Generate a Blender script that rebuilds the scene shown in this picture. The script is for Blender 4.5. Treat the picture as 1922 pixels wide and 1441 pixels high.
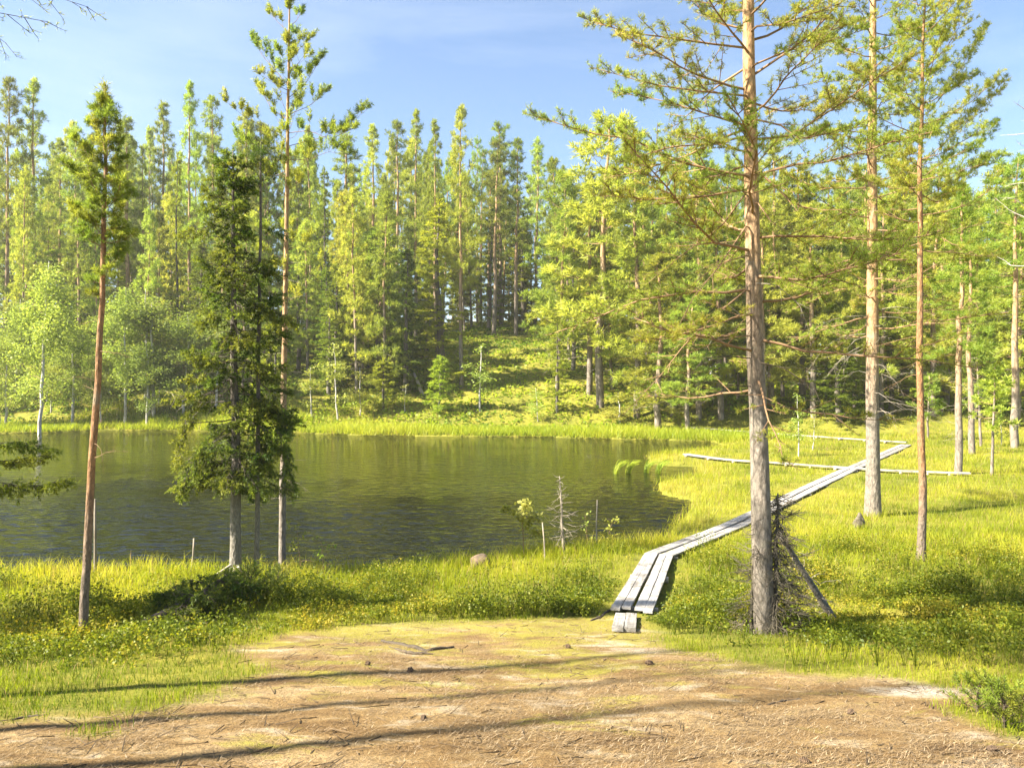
import bpy, math, random
import numpy as np
from mathutils import Vector

for o in list(bpy.data.objects):
    bpy.data.objects.remove(o)
scene = bpy.context.scene
COL = scene.collection

# ------------------------------------------------------------------ camera, sky, sun, exposure
CAM_Z, FPX, CX, CY = 3.6, 1400.0, 961.0, 720.5
cam_d = bpy.data.cameras.new('camera')
cam_d.sensor_width = 36.0
cam_d.lens = 36.0 * FPX / 1922.0
cam_d.clip_start = 0.05
cam_d.clip_end = 3000.0
cam = bpy.data.objects.new('camera', cam_d)
cam.location = (0, 0, CAM_Z)
cam.rotation_euler = (math.radians(90), 0, 0)
COL.objects.link(cam)
scene.camera = cam

SUN_EL = math.radians(42)
SUN_AZ_DIR = Vector((0.952, 0.305, 0)).normalized()      # the way shadows fall on the ground
SUN_ROT = math.atan2(-SUN_AZ_DIR.x, -SUN_AZ_DIR.y)

world = bpy.data.worlds.new("World")
scene.world = world
world.use_nodes = True
wn, wl = world.node_tree.nodes, world.node_tree.links
wn.clear()
w_out = wn.new('ShaderNodeOutputWorld')
w_bg = wn.new('ShaderNodeBackground')
w_bg.inputs['Strength'].default_value = 0.054
w_sky = wn.new('ShaderNodeTexSky')
w_sky.sky_type = 'NISHITA'
w_sky.sun_disc = False
w_sky.sun_elevation = SUN_EL
w_sky.sun_rotation = SUN_ROT
w_sky.altitude = 200
w_sky.air_density = 1.0
w_sky.dust_density = 0.7
w_sky.ozone_density = 2.2
w_geo = wn.new('ShaderNodeTexCoord')
w_map = wn.new('ShaderNodeMapping')
w_map.inputs['Rotation'].default_value = (0.0, math.radians(-14), math.radians(8))
w_map.inputs['Scale'].default_value = (1.1, 1.1, 5.5)
w_n = wn.new('ShaderNodeTexNoise')
w_n.inputs['Scale'].default_value = 2.1
w_n.inputs['Detail'].default_value = 7
w_n.inputs['Roughness'].default_value = 0.55
w_n.inputs['Distortion'].default_value = 0.35
w_r = wn.new('ShaderNodeValToRGB')
w_r.color_ramp.elements[0].position = 0.50
w_r.color_ramp.elements[0].color = (0, 0, 0, 1)
w_r.color_ramp.elements[1].position = 0.90
w_r.color_ramp.elements[1].color = (0.26, 0.26, 0.26, 1)
w_mix = wn.new('ShaderNodeMixRGB')
w_mix.inputs['Color2'].default_value = (5.6, 6.0, 6.6, 1)
wl.new(w_geo.outputs['Generated'], w_map.inputs['Vector'])
wl.new(w_map.outputs['Vector'], w_n.inputs['Vector'])
wl.new(w_n.outputs['Fac'], w_r.inputs['Fac'])
wl.new(w_r.outputs['Color'], w_mix.inputs['Fac'])
wl.new(w_sky.outputs['Color'], w_mix.inputs['Color1'])
wl.new(w_mix.outputs['Color'], w_bg.inputs['Color'])
wl.new(w_bg.outputs['Background'], w_out.inputs['Surface'])

sun_d = bpy.data.lights.new('sun', 'SUN')
sun_d.energy = 5.0
sun_d.angle = math.radians(1.2)
sun_d.color = (1.0, 0.915, 0.76)
sun = bpy.data.objects.new('sun', sun_d)
sd_vec = Vector((SUN_AZ_DIR.x * math.cos(SUN_EL), SUN_AZ_DIR.y * math.cos(SUN_EL), -math.sin(SUN_EL)))
sun.rotation_euler = sd_vec.to_track_quat('-Z', 'Y').to_euler()
sun.location = (-40, -10, 40)
COL.objects.link(sun)

scene.view_settings.view_transform = 'Standard'
scene.view_settings.look = 'None'
scene.view_settings.gamma = 1.0
scene.view_settings.use_curve_mapping = False
scene.view_settings.exposure = 2.35
scene.cycles.use_denoising = True
scene.cycles.max_bounces = 10
scene.cycles.diffuse_bounces = 5
scene.cycles.glossy_bounces = 2
scene.cycles.transmission_bounces = 7
scene.cycles.sample_clamp_indirect = 6.0

# ------------------------------------------------------------------ helpers
def pix(px, py, d):
    """photo pixel at distance d along the view axis -> world point"""
    return np.array([(px - CX) / FPX * d, d, CAM_Z - (py - CY) / FPX * d])


def _hash(ix, iy, seed):
    h = (ix.astype(np.int64) * 374761393 + iy.astype(np.int64) * 668265263 + seed * 1442695041) & 0xFFFFFFFF
    h = ((h ^ (h >> 13)) * 1274126177) & 0xFFFFFFFF
    return ((h ^ (h >> 16)) & 0xFFFF) / 65535.0


def vnoise(x, y, scale, seed=0):
    x = np.asarray(x, float) * scale
    y = np.asarray(y, float) * scale
    ix, iy = np.floor(x), np.floor(y)
    fx, fy = x - ix, y - iy
    fx, fy = fx * fx * (3 - 2 * fx), fy * fy * (3 - 2 * fy)
    a = _hash(ix, iy, seed); b = _hash(ix + 1, iy, seed)
    c = _hash(ix, iy + 1, seed); d = _hash(ix + 1, iy + 1, seed)
    return (a * (1 - fx) + b * fx) * (1 - fy) + (c * (1 - fx) + d * fx) * fy


def fbm(x, y, scale, seed=0, n=3):
    s, a, t = 0, 1.0, 0
    for k in range(n):
        s = s + a * vnoise(x, y, scale * 2 ** k, seed + k * 17)
        t += a
        a *= 0.5
    return s / t


def poly_sd(x, y, poly):
    """signed distance to polygon, negative inside"""
    x = np.asarray(x, float); y = np.asarray(y, float)
    best = np.full(x.shape, 1e18)
    inside = np.zeros(x.shape, bool)
    n = len(poly)
    for i in range(n):
        ax, ay = poly[i]; bx, by = poly[(i + 1) % n]
        dx, dy = bx - ax, by - ay
        L = dx * dx + dy * dy + 1e-12
        t = np.clip(((x - ax) * dx + (y - ay) * dy) / L, 0, 1)
        best = np.minimum(best, (x - ax - t * dx) ** 2 + (y - ay - t * dy) ** 2)
        cond = ((ay > y) != (by > y))
        xi = (bx - ax) * (y - ay) / ((by - ay) if abs(by - ay) > 1e-12 else 1e-12) + ax
        inside ^= cond & (x < xi)
    d = np.sqrt(best)
    return np.where(inside, -d, d)


def smooth(a, b, v):
    t = np.clip((v - a) / (b - a), 0, 1)
    return t * t * (3 - 2 * t)


# ------------------------------------------------------------------ terrain
_lake_px = [(-1500, 1150), (-600, 1115), (0, 1098), (200, 1082), (400, 1084), (560, 1094), (650, 1100), (760, 1080),
            (900, 1066), (1050, 1046), (1160, 1036), (1250, 1022), (1264, 992), (1290, 968), (1300, 940), (1242, 929),
            (1236, 906), (1308, 896), (1310, 877), (1218, 872), (1216, 857), (1300, 849), (1368, 840), (1340, 829),
            (1250, 826), (1000, 820), (700, 818), (570, 813), (400, 809), (200, 807), (77, 813), (-150, 811), (-800, 812)]
LAKE = []
for _px, _py in _lake_px:
    _d = CAM_Z * FPX / (_py - CY)
    LAKE.append(((_px - CX) / FPX * _d, _d))


def H(x, y):
    x = np.asarray(x, float); y = np.asarray(y, float)
    sd = poly_sd(x, y, LAKE)
    bog = 0.06 + 0.26 * (1 - np.exp(-np.maximum(sd, 0) / 1.1))
    bog = bog + 0.16 * (fbm(x, y, 0.45, 3) - 0.5) * smooth(0.2, 2.0, sd)
    near = 2.155 - 0.154 * y
    near = np.where(y < 0.5, 2.078 + 0.05 * np.minimum(0.5 - y, 8), near)
    near = near + 0.10 * (fbm(x, y, 0.6, 9) - 0.5)
    k = 0.12
    base = k * np.log(np.exp(np.clip(bog / k, -50, 50)) + np.exp(np.clip(near / k, -50, 50)))
    # low mound with dwarf shrubs on the right
    base = base + 0.22 * np.exp(-(((x - 6.6) / 2.6) ** 2 + ((y - 12.0) / 2.2) ** 2))
    base = base + 0.16 * np.exp(-(((x - 1.0) / 1.6) ** 2 + ((y - 13.8) / 1.0) ** 2)) * smooth(0, .8, sd)
    # hill beyond the lake
    right = smooth(8, 24, x)
    left = smooth(-18, -34, x)
    y0 = 56.5 + 3.0 * left - 7.0 * right
    t = np.maximum(y - y0, 0)
    slope = 0.36 * (1 - right) + 0.10 * right
    slope = slope - 0.05 * left
    plate = 34.0
    hill = 1.0 * (1 - np.exp(-t / 3.0)) + slope * plate * (1 - np.exp(-(t / plate) ** 1.25)) * 1.12
    hill = hill + (fbm(x, y, 0.12, 21) - 0.5) * 1.3 * smooth(2, 14, t) + (fbm(x, y, 0.6, 27) - 0.5) * 0.3 * smooth(0.5, 3, t)
    out = base + hill
    inner = -0.06 - 0.45 * np.minimum(np.maximum(-sd, 0), 3)
    return np.where(sd > 0, out, inner)


def hz(x, y):
    return float(H(np.array([x]), np.array([y]))[0])


def hit(px, py, lo=2.0, hi=140.0):
    """first ground point under a photo pixel"""
    d = np.concatenate([np.arange(lo, 30, 0.02), np.arange(30, hi, 0.1)])
    x = (px - CX) / FPX * d
    z = CAM_Z - (py - CY) / FPX * d
    g = np.maximum(H(x, d), 0.0)
    k = np.argmax(z <= g)
    if z[k] > g[k]:
        k = len(d) - 1
    return np.array([x[k], d[k], g[k]])


_dirt_px = [(-500, 1372), (0, 1352), (180, 1345), (290, 1332), (400, 1298), (470, 1250), (420, 1212), (520, 1190), (700, 1172),
            (900, 1165), (1060, 1160), (1140, 1155), (1200, 1152), (1238, 1185), (1275, 1222), (1380, 1240), (1500, 1258),
            (1650, 1270), (1800, 1290), (1960, 1310), (2300, 1340)]
DIRT = [tuple(hit(a, b)[:2]) for a, b in _dirt_px] + [(9, -6), (-9, -6)]
ISLE = [tuple(hit(a, b)[:2]) for a, b in [(1775, 1325), (1850, 1318), (1990, 1322), (2100, 1400), (1900, 1392), (1800, 1362)]]
ISLE2 = [tuple(hit(a, b)[:2]) for a, b in [(140, 1372), (215, 1356), (265, 1368), (200, 1390)]]


def dirt_mask(x, y):
    sd = poly_sd(x, y, DIRT) + 0.35 * (fbm(x, y, 1.6, 41) - 0.5) + 0.25 * (fbm(x, y, 6, 44) - 0.5)
    m = smooth(0.12, -0.22, sd)
    for isl in (ISLE, ISLE2):
        si = poly_sd(x, y, isl) + 0.3 * (fbm(x, y, 3, 47) - 0.5)
        m = m * (1 - smooth(0.05, -0.12, si))
    return m


# ------------------------------------------------------------------ mesh building
class MB:
    """collects triangles (numpy) and links them as one mesh object"""
    def __init__(self):
        self.v, self.t, self.a, self.m, self.n = [], [], [], [], 0

    def add(self, v, t, a=0.5, m=0):
        v = np.asarray(v, np.float32).reshape(-1, 3)
        t = np.asarray(t, np.int32).reshape(-1, 3)
        if len(v) == 0 or len(t) == 0:
            return
        self.v.append(v)
        self.t.append(t + self.n)
        self.a.append(np.broadcast_to(np.asarray(a, np.float32), (len(v),)).copy())
        self.m.append(np.full(len(t), m, np.int32))
        self.n += len(v)

    def tris(self):
        return sum(len(t) for t in self.t)

    def mesh(self, name, mats, smooth_shade=False):
        me = bpy.data.meshes.new(name)
        if self.v:
            v = np.concatenate(self.v); t = np.concatenate(self.t)
            a = np.concatenate(self.a); m = np.concatenate(self.m)
            me.vertices.add(len(v))
            me.vertices.foreach_set('co', v.ravel())
            me.loops.add(len(t) * 3)
            me.loops.foreach_set('vertex_index', t.ravel().astype(np.int32))
            me.polygons.add(len(t))
            me.polygons.foreach_set('loop_start', np.arange(0, len(t) * 3, 3, dtype=np.int32))
            me.polygons.foreach_set('loop_total', np.full(len(t), 3, np.int32))
            me.polygons.foreach_set('material_index', m)
            me.polygons.foreach_set('use_smooth', np.full(len(t), smooth_shade))
            at = me.attributes.new('tint', 'FLOAT', 'POINT')
            at.data.foreach_set('value', a)
        for x in (mats if isinstance(mats, (list, tuple)) else [mats]):
            me.materials.append(x)
        me.update(calc_edges=True)
        return me

    def obj(self, name, mats, parent=None, smooth_shade=False, loc=None):
        o = bpy.data.objects.new(name, self.mesh(name, mats, smooth_shade))
        COL.objects.link(o)
        if parent is not None:
            o.parent = parent
        if loc is not None:
            o.location = loc
        return o


def tag(o, label=None, cat=None, group=None, kind=None):
    if label: o['label'] = label
    if cat: o['category'] = cat
    if group: o['group'] = group
    if kind: o['kind'] = kind
    return o


def empty(name, loc, label=None, cat=None, group=None):
    o = bpy.data.objects.new(name, None)
    o.empty_display_size = 0.3
    o.location = tuple(float(c) for c in loc)
    COL.objects.link(o)
    return tag(o, label, cat, group)


def nrm(v):
    v = np.asarray(v, float)
    return v / (np.linalg.norm(v, axis=-1, keepdims=True) + 1e-9)


def tube(path, radii, sides=6, wob=0.0, rng=None, cap=True):
    path = np.asarray(path, float); n = len(path)
    radii = np.broadcast_to(np.asarray(radii, float), (n,))
    tan = nrm(np.gradient(path, axis=0))
    ref = np.array([0.0, 0, 1.0]) if abs(tan[0][2]) < 0.8 else np.array([1.0, 0, 0])
    u = nrm(np.cross(tan, ref)); w = np.cross(tan, u)
    ang = np.arange(sides) / sides * 2 * np.pi
    r = radii[:, None] * np.ones((1, sides))
    if wob and rng is not None:
        r = r * (1 + wob * rng.normal(size=r.shape))
    v = path[:, None, :] + r[:, :, None] * (np.cos(ang)[None, :, None] * u[:, None, :] + np.sin(ang)[None, :, None] * w[:, None, :])
    i = np.arange(n - 1)[:, None] * sides; j = np.arange(sides)[None, :]; j2 = (j + 1) % sides
    a = (i + j).ravel(); b = (i + j2).ravel(); c = (i + sides + j2).ravel(); d = (i + sides + j).ravel()
    t = np.concatenate([np.stack([a, b, c], 1), np.stack([a, c, d], 1)])
    v = v.reshape(-1, 3)
    if cap:
        k = len(v)
        v = np.concatenate([v, path[-1:]])
        o = (n - 1) * sides
        t = np.concatenate([t, np.stack([o + np.arange(sides), o + (np.arange(sides) + 1) % sides, np.full(sides, k)], 1)])
    return v, t


def sticks(a, b, r0, r1):
    """thin three sided twigs from a to b, all at once"""
    a = np.asarray(a, float); b = np.asarray(b, float); n = len(a)
    if n == 0:
        return np.zeros((0, 3)), np.zeros((0, 3), int)
    d = nrm(b - a)
    ref = np.where(np.abs(d[:, 2:3]) < 0.8, np.array([[0, 0, 1.0]]), np.array([[1.0, 0, 0]]))
    u = nrm(np.cross(d, ref)); w = np.cross(d, u)
    r0 = np.broadcast_to(np.asarray(r0, float), (n,))[:, None]; r1 = np.broadcast_to(np.asarray(r1, float), (n,))[:, None]
    vs = []
    for p, r in ((a, r0), (b, r1)):
        for k in range(3):
            t = k * 2.0944
            vs.append(p + r * (math.cos(t) * u + math.sin(t) * w))
    v = np.stack(vs, 1).reshape(-1, 3)
    loc = np.array([[0, 1, 4], [0, 4, 3], [1, 2, 5], [1, 5, 4], [2, 0, 3], [2, 3, 5]])
    t = (np.arange(n)[:, None, None] * 6 + loc[None]).reshape(-1, 3)
    return v, t


def needles(rng, s, d, L, per, nl, nw, spread=0.75, tint=0.5, tj=0.15):
    """needle triangles round shoots that start at s and run along d for L"""
    n = len(s)
    if n == 0:
        return np.zeros((0, 3)), np.zeros((0, 3), int), np.zeros(0)
    L = np.broadcast_to(np.asarray(L, float), (n,))
    d = nrm(d)
    q = rng.random((n, per))
    base = s[:, None, :] + d[:, None, :] * (q * L[:, None])[:, :, None]
    rv = rng.normal(size=(n, per, 3))
    perp = nrm(rv - (rv * d[:, None, :]).sum(-1, keepdims=True) * d[:, None, :])
    sp = spread * (0.6 + 0.6 * rng.random((n, per, 1)))
    nd = nrm(d[:, None, :] * np.cos(sp) + perp * np.sin(sp))
    ln = nl * (0.7 + 0.5 * rng.random((n, per, 1)))
    tip = base + nd * ln
    side = nrm(np.cross(nd, rng.normal(size=(n, per, 3)))) * nw * 0.5
    mid = base + nd * ln * 0.12
    v = np.stack([mid - side, mid + side, tip], 2).reshape(-1, 3)
    k = n * per
    t = np.arange(k * 3).reshape(-1, 3)
    tt = np.broadcast_to(np.asarray(tint, float), (n,))[:, None] + tj * rng.normal(size=(n, 1)) + 0.05 * rng.normal(size=(n, per))
    return v, t, np.repeat(np.clip(tt, 0, 1).ravel(), 3)


def leaves(rng, p, size, tint=0.5, tj=0.15, flat=0.0):
    """rhombic leaves at points p with random orientation"""
    n = len(p)
    a = rng.normal(size=(n, 3)); a[:, 2] *= (1 - flat); a = nrm(a)
    b = nrm(np.cross(a, rng.normal(size=(n, 3)) + np.array([0, 0, flat * 3])))
    sz = np.broadcast_to(np.asarray(size, float), (n,))[:, None] * (0.7 + 0.6 * rng.random((n, 1)))
    v = np.stack([p - a * sz * .5, p + b * sz * .32, p + a * sz * .55, p - b * sz * .32], 1).reshape(-1, 3)
    loc = np.array([[0, 1, 2], [0, 2, 3]])
    t = (np.arange(n)[:, None, None] * 4 + loc[None]).reshape(-1, 3)
    tt = np.clip(np.broadcast_to(np.asarray(tint, float), (n,)) + tj * rng.normal(size=n), 0, 1)
    return v, t, np.repeat(tt, 4)


def interp(path, t):
    path = np.asarray(path, float)
    seg = np.linalg.norm(np.diff(path, axis=0), axis=1)
    s = np.concatenate([[0], np.cumsum(seg)]); s /= s[-1]
    return np.stack([np.interp(t, s, path[:, k]) for k in range(3)], 1)


def bend_path(rng, p0, az, el, L, curve=0.0, n=7, jit=0.12):
    p = np.array(p0, float); out = [p.copy()]
    st = L / (n - 1)
    for k in range(n - 1):
        d = np.array([math.cos(el) * math.cos(az), math.cos(el) * math.sin(az), math.sin(el)])
        p = p + d * st
        out.append(p.copy())
        el += curve / (n - 1) + rng.normal() * jit
        az += rng.normal() * jit
    return np.array(out)


def dress(rng, path, r, sp, wood, green, woodmat=0, greenmat=0):
    """hangs twigs, shoots and needles on a branch path; sp holds the numbers"""
    path = np.asarray(path, float)
    L = np.linalg.norm(np.diff(path, axis=0), axis=1).sum()
    if sp.get('tube', True):
        n = len(path)
        v, t = tube(path, np.linspace(r * .68, r * 0.15, n), sp.get('sides', 5))
        wood.add(v, t, sp.get('wtint', 0.5), woodmat)
    nt = max(2, int(L * sp['tpm']))
    tt = sp['t0'] + (1 - sp['t0']) * (np.arange(nt) + rng.random(nt)) / nt
    tt = np.append(tt, 0.995)
    nt += 1
    s = interp(path, tt)
    tg = nrm(interp(path, np.minimum(tt + 0.03, 1)) - interp(path, tt - 0.03))
    side = nrm(np.cross(tg, np.array([0, 0, 1.0])) + 1e-6)
    sg = np.where(np.arange(nt) % 2 == 0, 1.0, -1.0)[:, None]
    d = nrm(tg * sp.get('fwd', .7) + side * sg * sp.get('out', .8) + np.array([0, 0, sp.get('up', .1)]) + rng.normal(size=(nt, 3)) * sp.get('noise', .25))
    d[-1] = tg[-1]
    ln = sp['twl'] * (1 - sp.get('shrink', .55) * (tt - sp['t0']) / (1 - sp['t0'])) * (0.5 + 0.8 * rng.random(nt))
    ln = np.minimum(ln, L * 0.6)
    e = s + d * ln[:, None]
    e[:, 2] += sp.get('sag', 0) * ln
    if sp.get('twigs', True):
        v, t = sticks(s, e, r * 0.28, r * 0.12)
        wood.add(v, t, sp.get('wtint', 0.5), woodmat)
    if sp.get('per', 0) > 0:
        m = sp['sub']
        q = sp.get('q0', .3) + (1 - sp.get('q0', .3)) * (np.arange(m)[None, :] + rng.random((nt, m))) / m
        ss = s[:, None, :] + (e - s)[:, None, :] * q[:, :, None]
        dd = nrm(nrm(e - s)[:, None, :] * sp.get('sfwd', .8) + rng.normal(size=(nt, m, 3)) * sp.get('snoise', .5) + np.array([0, 0, sp.get('sup', .15)]))
        ss = ss.reshape(-1, 3); dd = dd.reshape(-1, 3)
        keep = rng.random(len(ss)) < sp.get('keep', 1.0)
        ss, dd = ss[keep], dd[keep]
        sl = sp['sl'] * (0.6 + 0.7 * rng.random(len(ss)))
        tn = sp.get('tint', .5) + sp.get('tip', 0.0) * (np.repeat(tt, m)[keep] * .6 + q.ravel()[keep] * .4 - .55)  # tips brighter green; dark inside and lit outside of crown put into tint
        if sp.get('shoots', False):
            v, t = sticks(ss, ss + dd * sl[:, None], r * 0.14, r * 0.08)
            wood.add(v, t, sp.get('wtint', 0.5), woodmat)
        v, t, a = needles(rng, ss, dd, sl, sp['per'], sp['nl'], sp['nw'], sp.get('spread', .75), tn, sp.get('tj', .13))
        green.add(v, t, a, greenmat)


# ------------------------------------------------------------------ materials
def new_mat(name):
    m = bpy.data.materials.new(name)
    m.use_nodes = True
    n, l = m.node_tree.nodes, m.node_tree.links
    n.clear()
    out = n.new('ShaderNodeOutputMaterial')
    return m, n, l, out


def ramp(n, stops):
    r = n.new('ShaderNodeValToRGB')
    el = r.color_ramp.elements
    el[0].position, el[0].color = stops[0][0], (*stops[0][1], 1)
    el[1].position, el[1].color = stops[-1][0], (*stops[-1][1], 1)
    for p, c in stops[1:-1]:
        e = el.new(p); e.color = (*c, 1)
    return r


def noise(n, l, scale, detail=4, rough=.55, vec=None, dist=0.0):
    t = n.new('ShaderNodeTexNoise')
    t.inputs['Scale'].default_value = scale
    t.inputs['Detail'].default_value = detail
    t.inputs['Roughness'].default_value = rough
    t.inputs['Distortion'].default_value = dist
    if vec is not None:
        l.new(vec, t.inputs['Vector'])
    return t


def mixc(n, l, fac, a, b, mode='MIX'):
    m = n.new('ShaderNodeMixRGB')
    m.blend_type = mode
    for k, s in (('Fac', fac), ('Color1', a), ('Color2', b)):
        if hasattr(s, 'is_linked') or hasattr(s, 'links'):
            l.new(s, m.inputs[k])
        elif isinstance(s, (int, float)):
            m.inputs[k].default_value = s
        else:
            m.inputs[k].default_value = (*s, 1)
    return m.outputs['Color']


def foliage_mat(name, c0, c1, c2, trans=0.42, var=0.25, gloss=0.012):
    """leaf material: colour by the tint of each shoot, a little by tree; lets light through"""
    m, n, l, out = new_mat(name)
    at = n.new('ShaderNodeAttribute'); at.attribute_name = 'tint'
    r = ramp(n, [(0.0, c0), (0.5, c1), (1.0, c2)])
    l.new(at.outputs['Fac'], r.inputs['Fac'])
    oi = n.new('ShaderNodeObjectInfo')
    hs = n.new('ShaderNodeHueSaturation')
    mr = n.new('ShaderNodeMapRange')
    mr.inputs['To Min'].default_value = 1 - var; mr.inputs['To Max'].default_value = 1 + var
    l.new(oi.outputs['Random'], mr.inputs['Value'])
    l.new(mr.outputs['Result'], hs.inputs['Value'])
    l.new(r.outputs['Color'], hs.inputs['Color'])
    mr2 = n.new('ShaderNodeMapRange')
    mr2.inputs['To Min'].default_value = 0.5 - 0.026; mr2.inputs['To Max'].default_value = 0.5 + 0.022
    wn_ = n.new('ShaderNodeMath'); wn_.operation = 'FRACT'
    mu = n.new('ShaderNodeMath'); mu.operation = 'MULTIPLY'; mu.inputs[1].default_value = 7.31
    l.new(oi.outputs['Random'], mu.inputs[0]); l.new(mu.outputs[0], wn_.inputs[0])
    l.new(wn_.outputs[0], mr2.inputs['Value']); l.new(mr2.outputs['Result'], hs.inputs['Hue'])
    df = n.new('ShaderNodeBsdfDiffuse'); tr = n.new('ShaderNodeBsdfTranslucent')
    mx = n.new('ShaderNodeMixShader'); mx.inputs['Fac'].default_value = trans
    l.new(hs.outputs['Color'], df.inputs['Color'])
    tc = mixc(n, l, 1.0, hs.outputs['Color'], (1.25, 1.2, 0.75), 'MULTIPLY')
    l.new(tc, tr.inputs['Color'])
    l.new(df.outputs[0], mx.inputs[1]); l.new(tr.outputs[0], mx.inputs[2])
    gl = n.new('ShaderNodeBsdfGlossy'); gl.inputs['Roughness'].default_value = 0.5
    gl.inputs['Color'].default_value = (.9, .9, .85, 1)
    m2 = n.new('ShaderNodeMixShader'); m2.inputs['Fac'].default_value = gloss
    l.new(mx.outputs[0], m2.inputs[1]); l.new(gl.outputs[0], m2.inputs[2])
    l.new(m2.outputs[0], out.inputs['Surface'])
    return m


def bark_mat(name, low, high, z0, z1, plate=16.0, bump=0.6, dark=0.40):
    """plated bark whose colour turns from grey at the foot to orange higher up"""
    m, n, l, out = new_mat(name)
    tc = n.new('ShaderNodeTexCoord')
    sx = n.new('ShaderNodeSeparateXYZ')
    l.new(tc.outputs['Object'], sx.inputs[0])
    nz = noise(n, l, 1.3, 3, .6, tc.outputs['Object'])
    ad = n.new('ShaderNodeMath'); ad.operation = 'MULTIPLY_ADD'
    l.new(nz.outputs['Fac'], ad.inputs[0]); ad.inputs[1].default_value = (z1 - z0) * 0.9
    l.new(sx.outputs['Z'], ad.inputs[2])
    mr = n.new('ShaderNodeMapRange')
    mr.inputs['From Min'].default_value = z0 + (z1 - z0) * .45; mr.inputs['From Max'].default_value = z1 + (z1 - z0) * .45
    l.new(ad.outputs[0], mr.inputs['Value'])
    mp = n.new('ShaderNodeMapping'); mp.inputs['Scale'].default_value = (1, 1, 0.35)
    l.new(tc.outputs['Object'], mp.inputs['Vector'])
    vo = n.new('ShaderNodeTexVoronoi'); vo.inputs['Scale'].default_value = plate
    l.new(mp.outputs[0], vo.inputs['Vector'])
    fn = noise(n, l, plate * 2.2, 5, .65, mp.outputs[0])
    c = mixc(n, l, mr.outputs['Result'], low, high)
    lowd = tuple(x * dark for x in low)
    r = ramp(n, [(0.25, (dark,) * 3), (0.6, (1, 1, 1)), (0.8, (1.25, 1.22, 1.15))])
    l.new(fn.outputs['Fac'], r.inputs['Fac'])
    c = mixc(n, l, 1.0, c, r.outputs['Color'], 'MULTIPLY')
    ve = n.new('ShaderNodeTexVoronoi'); ve.feature = 'DISTANCE_TO_EDGE'; ve.inputs['Scale'].default_value = plate
    wv = noise(n, l, plate, 3, .6, mp.outputs[0])
    wm = mixc(n, l, .12, mp.outputs[0], wv.outputs['Color'], 'ADD')
    l.new(wm, ve.inputs['Vector'])
    re = ramp(n, [(0.0, (.45, .42, .40)), (0.14, (1, 1, 1))])
    l.new(ve.outputs['Distance'], re.inputs['Fac'])
    c = mixc(n, l, .75, c, re.outputs['Color'], 'MULTIPLY')
    ln_ = noise(n, l, 3.5, 4, .6, tc.outputs['Object'])
    rl = ramp(n, [(0.56, (0, 0, 0)), (0.68, (.55, .55, .55))])
    l.new(ln_.outputs['Fac'], rl.inputs['Fac'])
    c = mixc(n, l, rl.outputs['Color'], c, tuple(.5 * q + .5 * w_ for q, w_ in zip(low, (.25, .25, .17))))
    p = n.new('ShaderNodeBsdfPrincipled')
    p.inputs['Roughness'].default_value = 0.85
    l.new(c, p.inputs['Base Color'])
    b = n.new('ShaderNodeBump'); b.inputs['Strength'].default_value = bump; b.inputs['Distance'].default_value = 0.03
    h = n.new('ShaderNodeMath'); h.operation = 'ADD'
    l.new(vo.outputs['Distance'], h.inputs[0]); l.new(fn.outputs['Fac'], h.inputs[1])
    l.new(h.outputs[0], b.inputs['Height']); l.new(b.outputs[0], p.inputs['Normal'])
    l.new(p.outputs[0], out.inputs['Surface'])
    return m


def plain_mat(name, c0, c1, scale=8.0, rough=0.85, bump=0.3, stretch=(1, 1, 1), detail=5):
    m, n, l, out = new_mat(name)
    tc = n.new('ShaderNodeTexCoord')
    mp = n.new('ShaderNodeMapping'); mp.inputs['Scale'].default_value = stretch
    l.new(tc.outputs['Object'], mp.inputs['Vector'])
    nz = noise(n, l, scale, detail, .6, mp.outputs[0])
    r = ramp(n, [(0.3, c0), (0.7, c1)])
    l.new(nz.outputs['Fac'], r.inputs['Fac'])
    oi = n.new('ShaderNodeObjectInfo')
    mr = n.new('ShaderNodeMapRange'); mr.inputs['To Min'].default_value = .82; mr.inputs['To Max'].default_value = 1.12
    l.new(oi.outputs['Random'], mr.inputs['Value'])
    hs = n.new('ShaderNodeHueSaturation')
    l.new(mr.outputs[0], hs.inputs['Value']); l.new(r.outputs['Color'], hs.inputs['Color'])
    p = n.new('ShaderNodeBsdfPrincipled'); p.inputs['Roughness'].default_value = rough
    l.new(hs.outputs['Color'], p.inputs['Base Color'])
    b = n.new('ShaderNodeBump'); b.inputs['Strength'].default_value = bump; b.inputs['Distance'].default_value = 0.02
    l.new(nz.outputs['Fac'], b.inputs['Height']); l.new(b.outputs[0], p.inputs['Normal'])
    l.new(p.outputs[0], out.inputs['Surface'])
    return m


def litter_mat(name, stops):
    m, n, l, out = new_mat(name)
    at = n.new('ShaderNodeAttribute'); at.attribute_name = 'tint'
    r = ramp(n, stops)
    l.new(at.outputs['Fac'], r.inputs['Fac'])
    p = n.new('ShaderNodeBsdfPrincipled'); p.inputs['Roughness'].default_value = .9
    l.new(r.outputs['Color'], p.inputs['Base Color'])
    l.new(p.outputs[0], out.inputs['Surface'])
    return m


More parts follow.
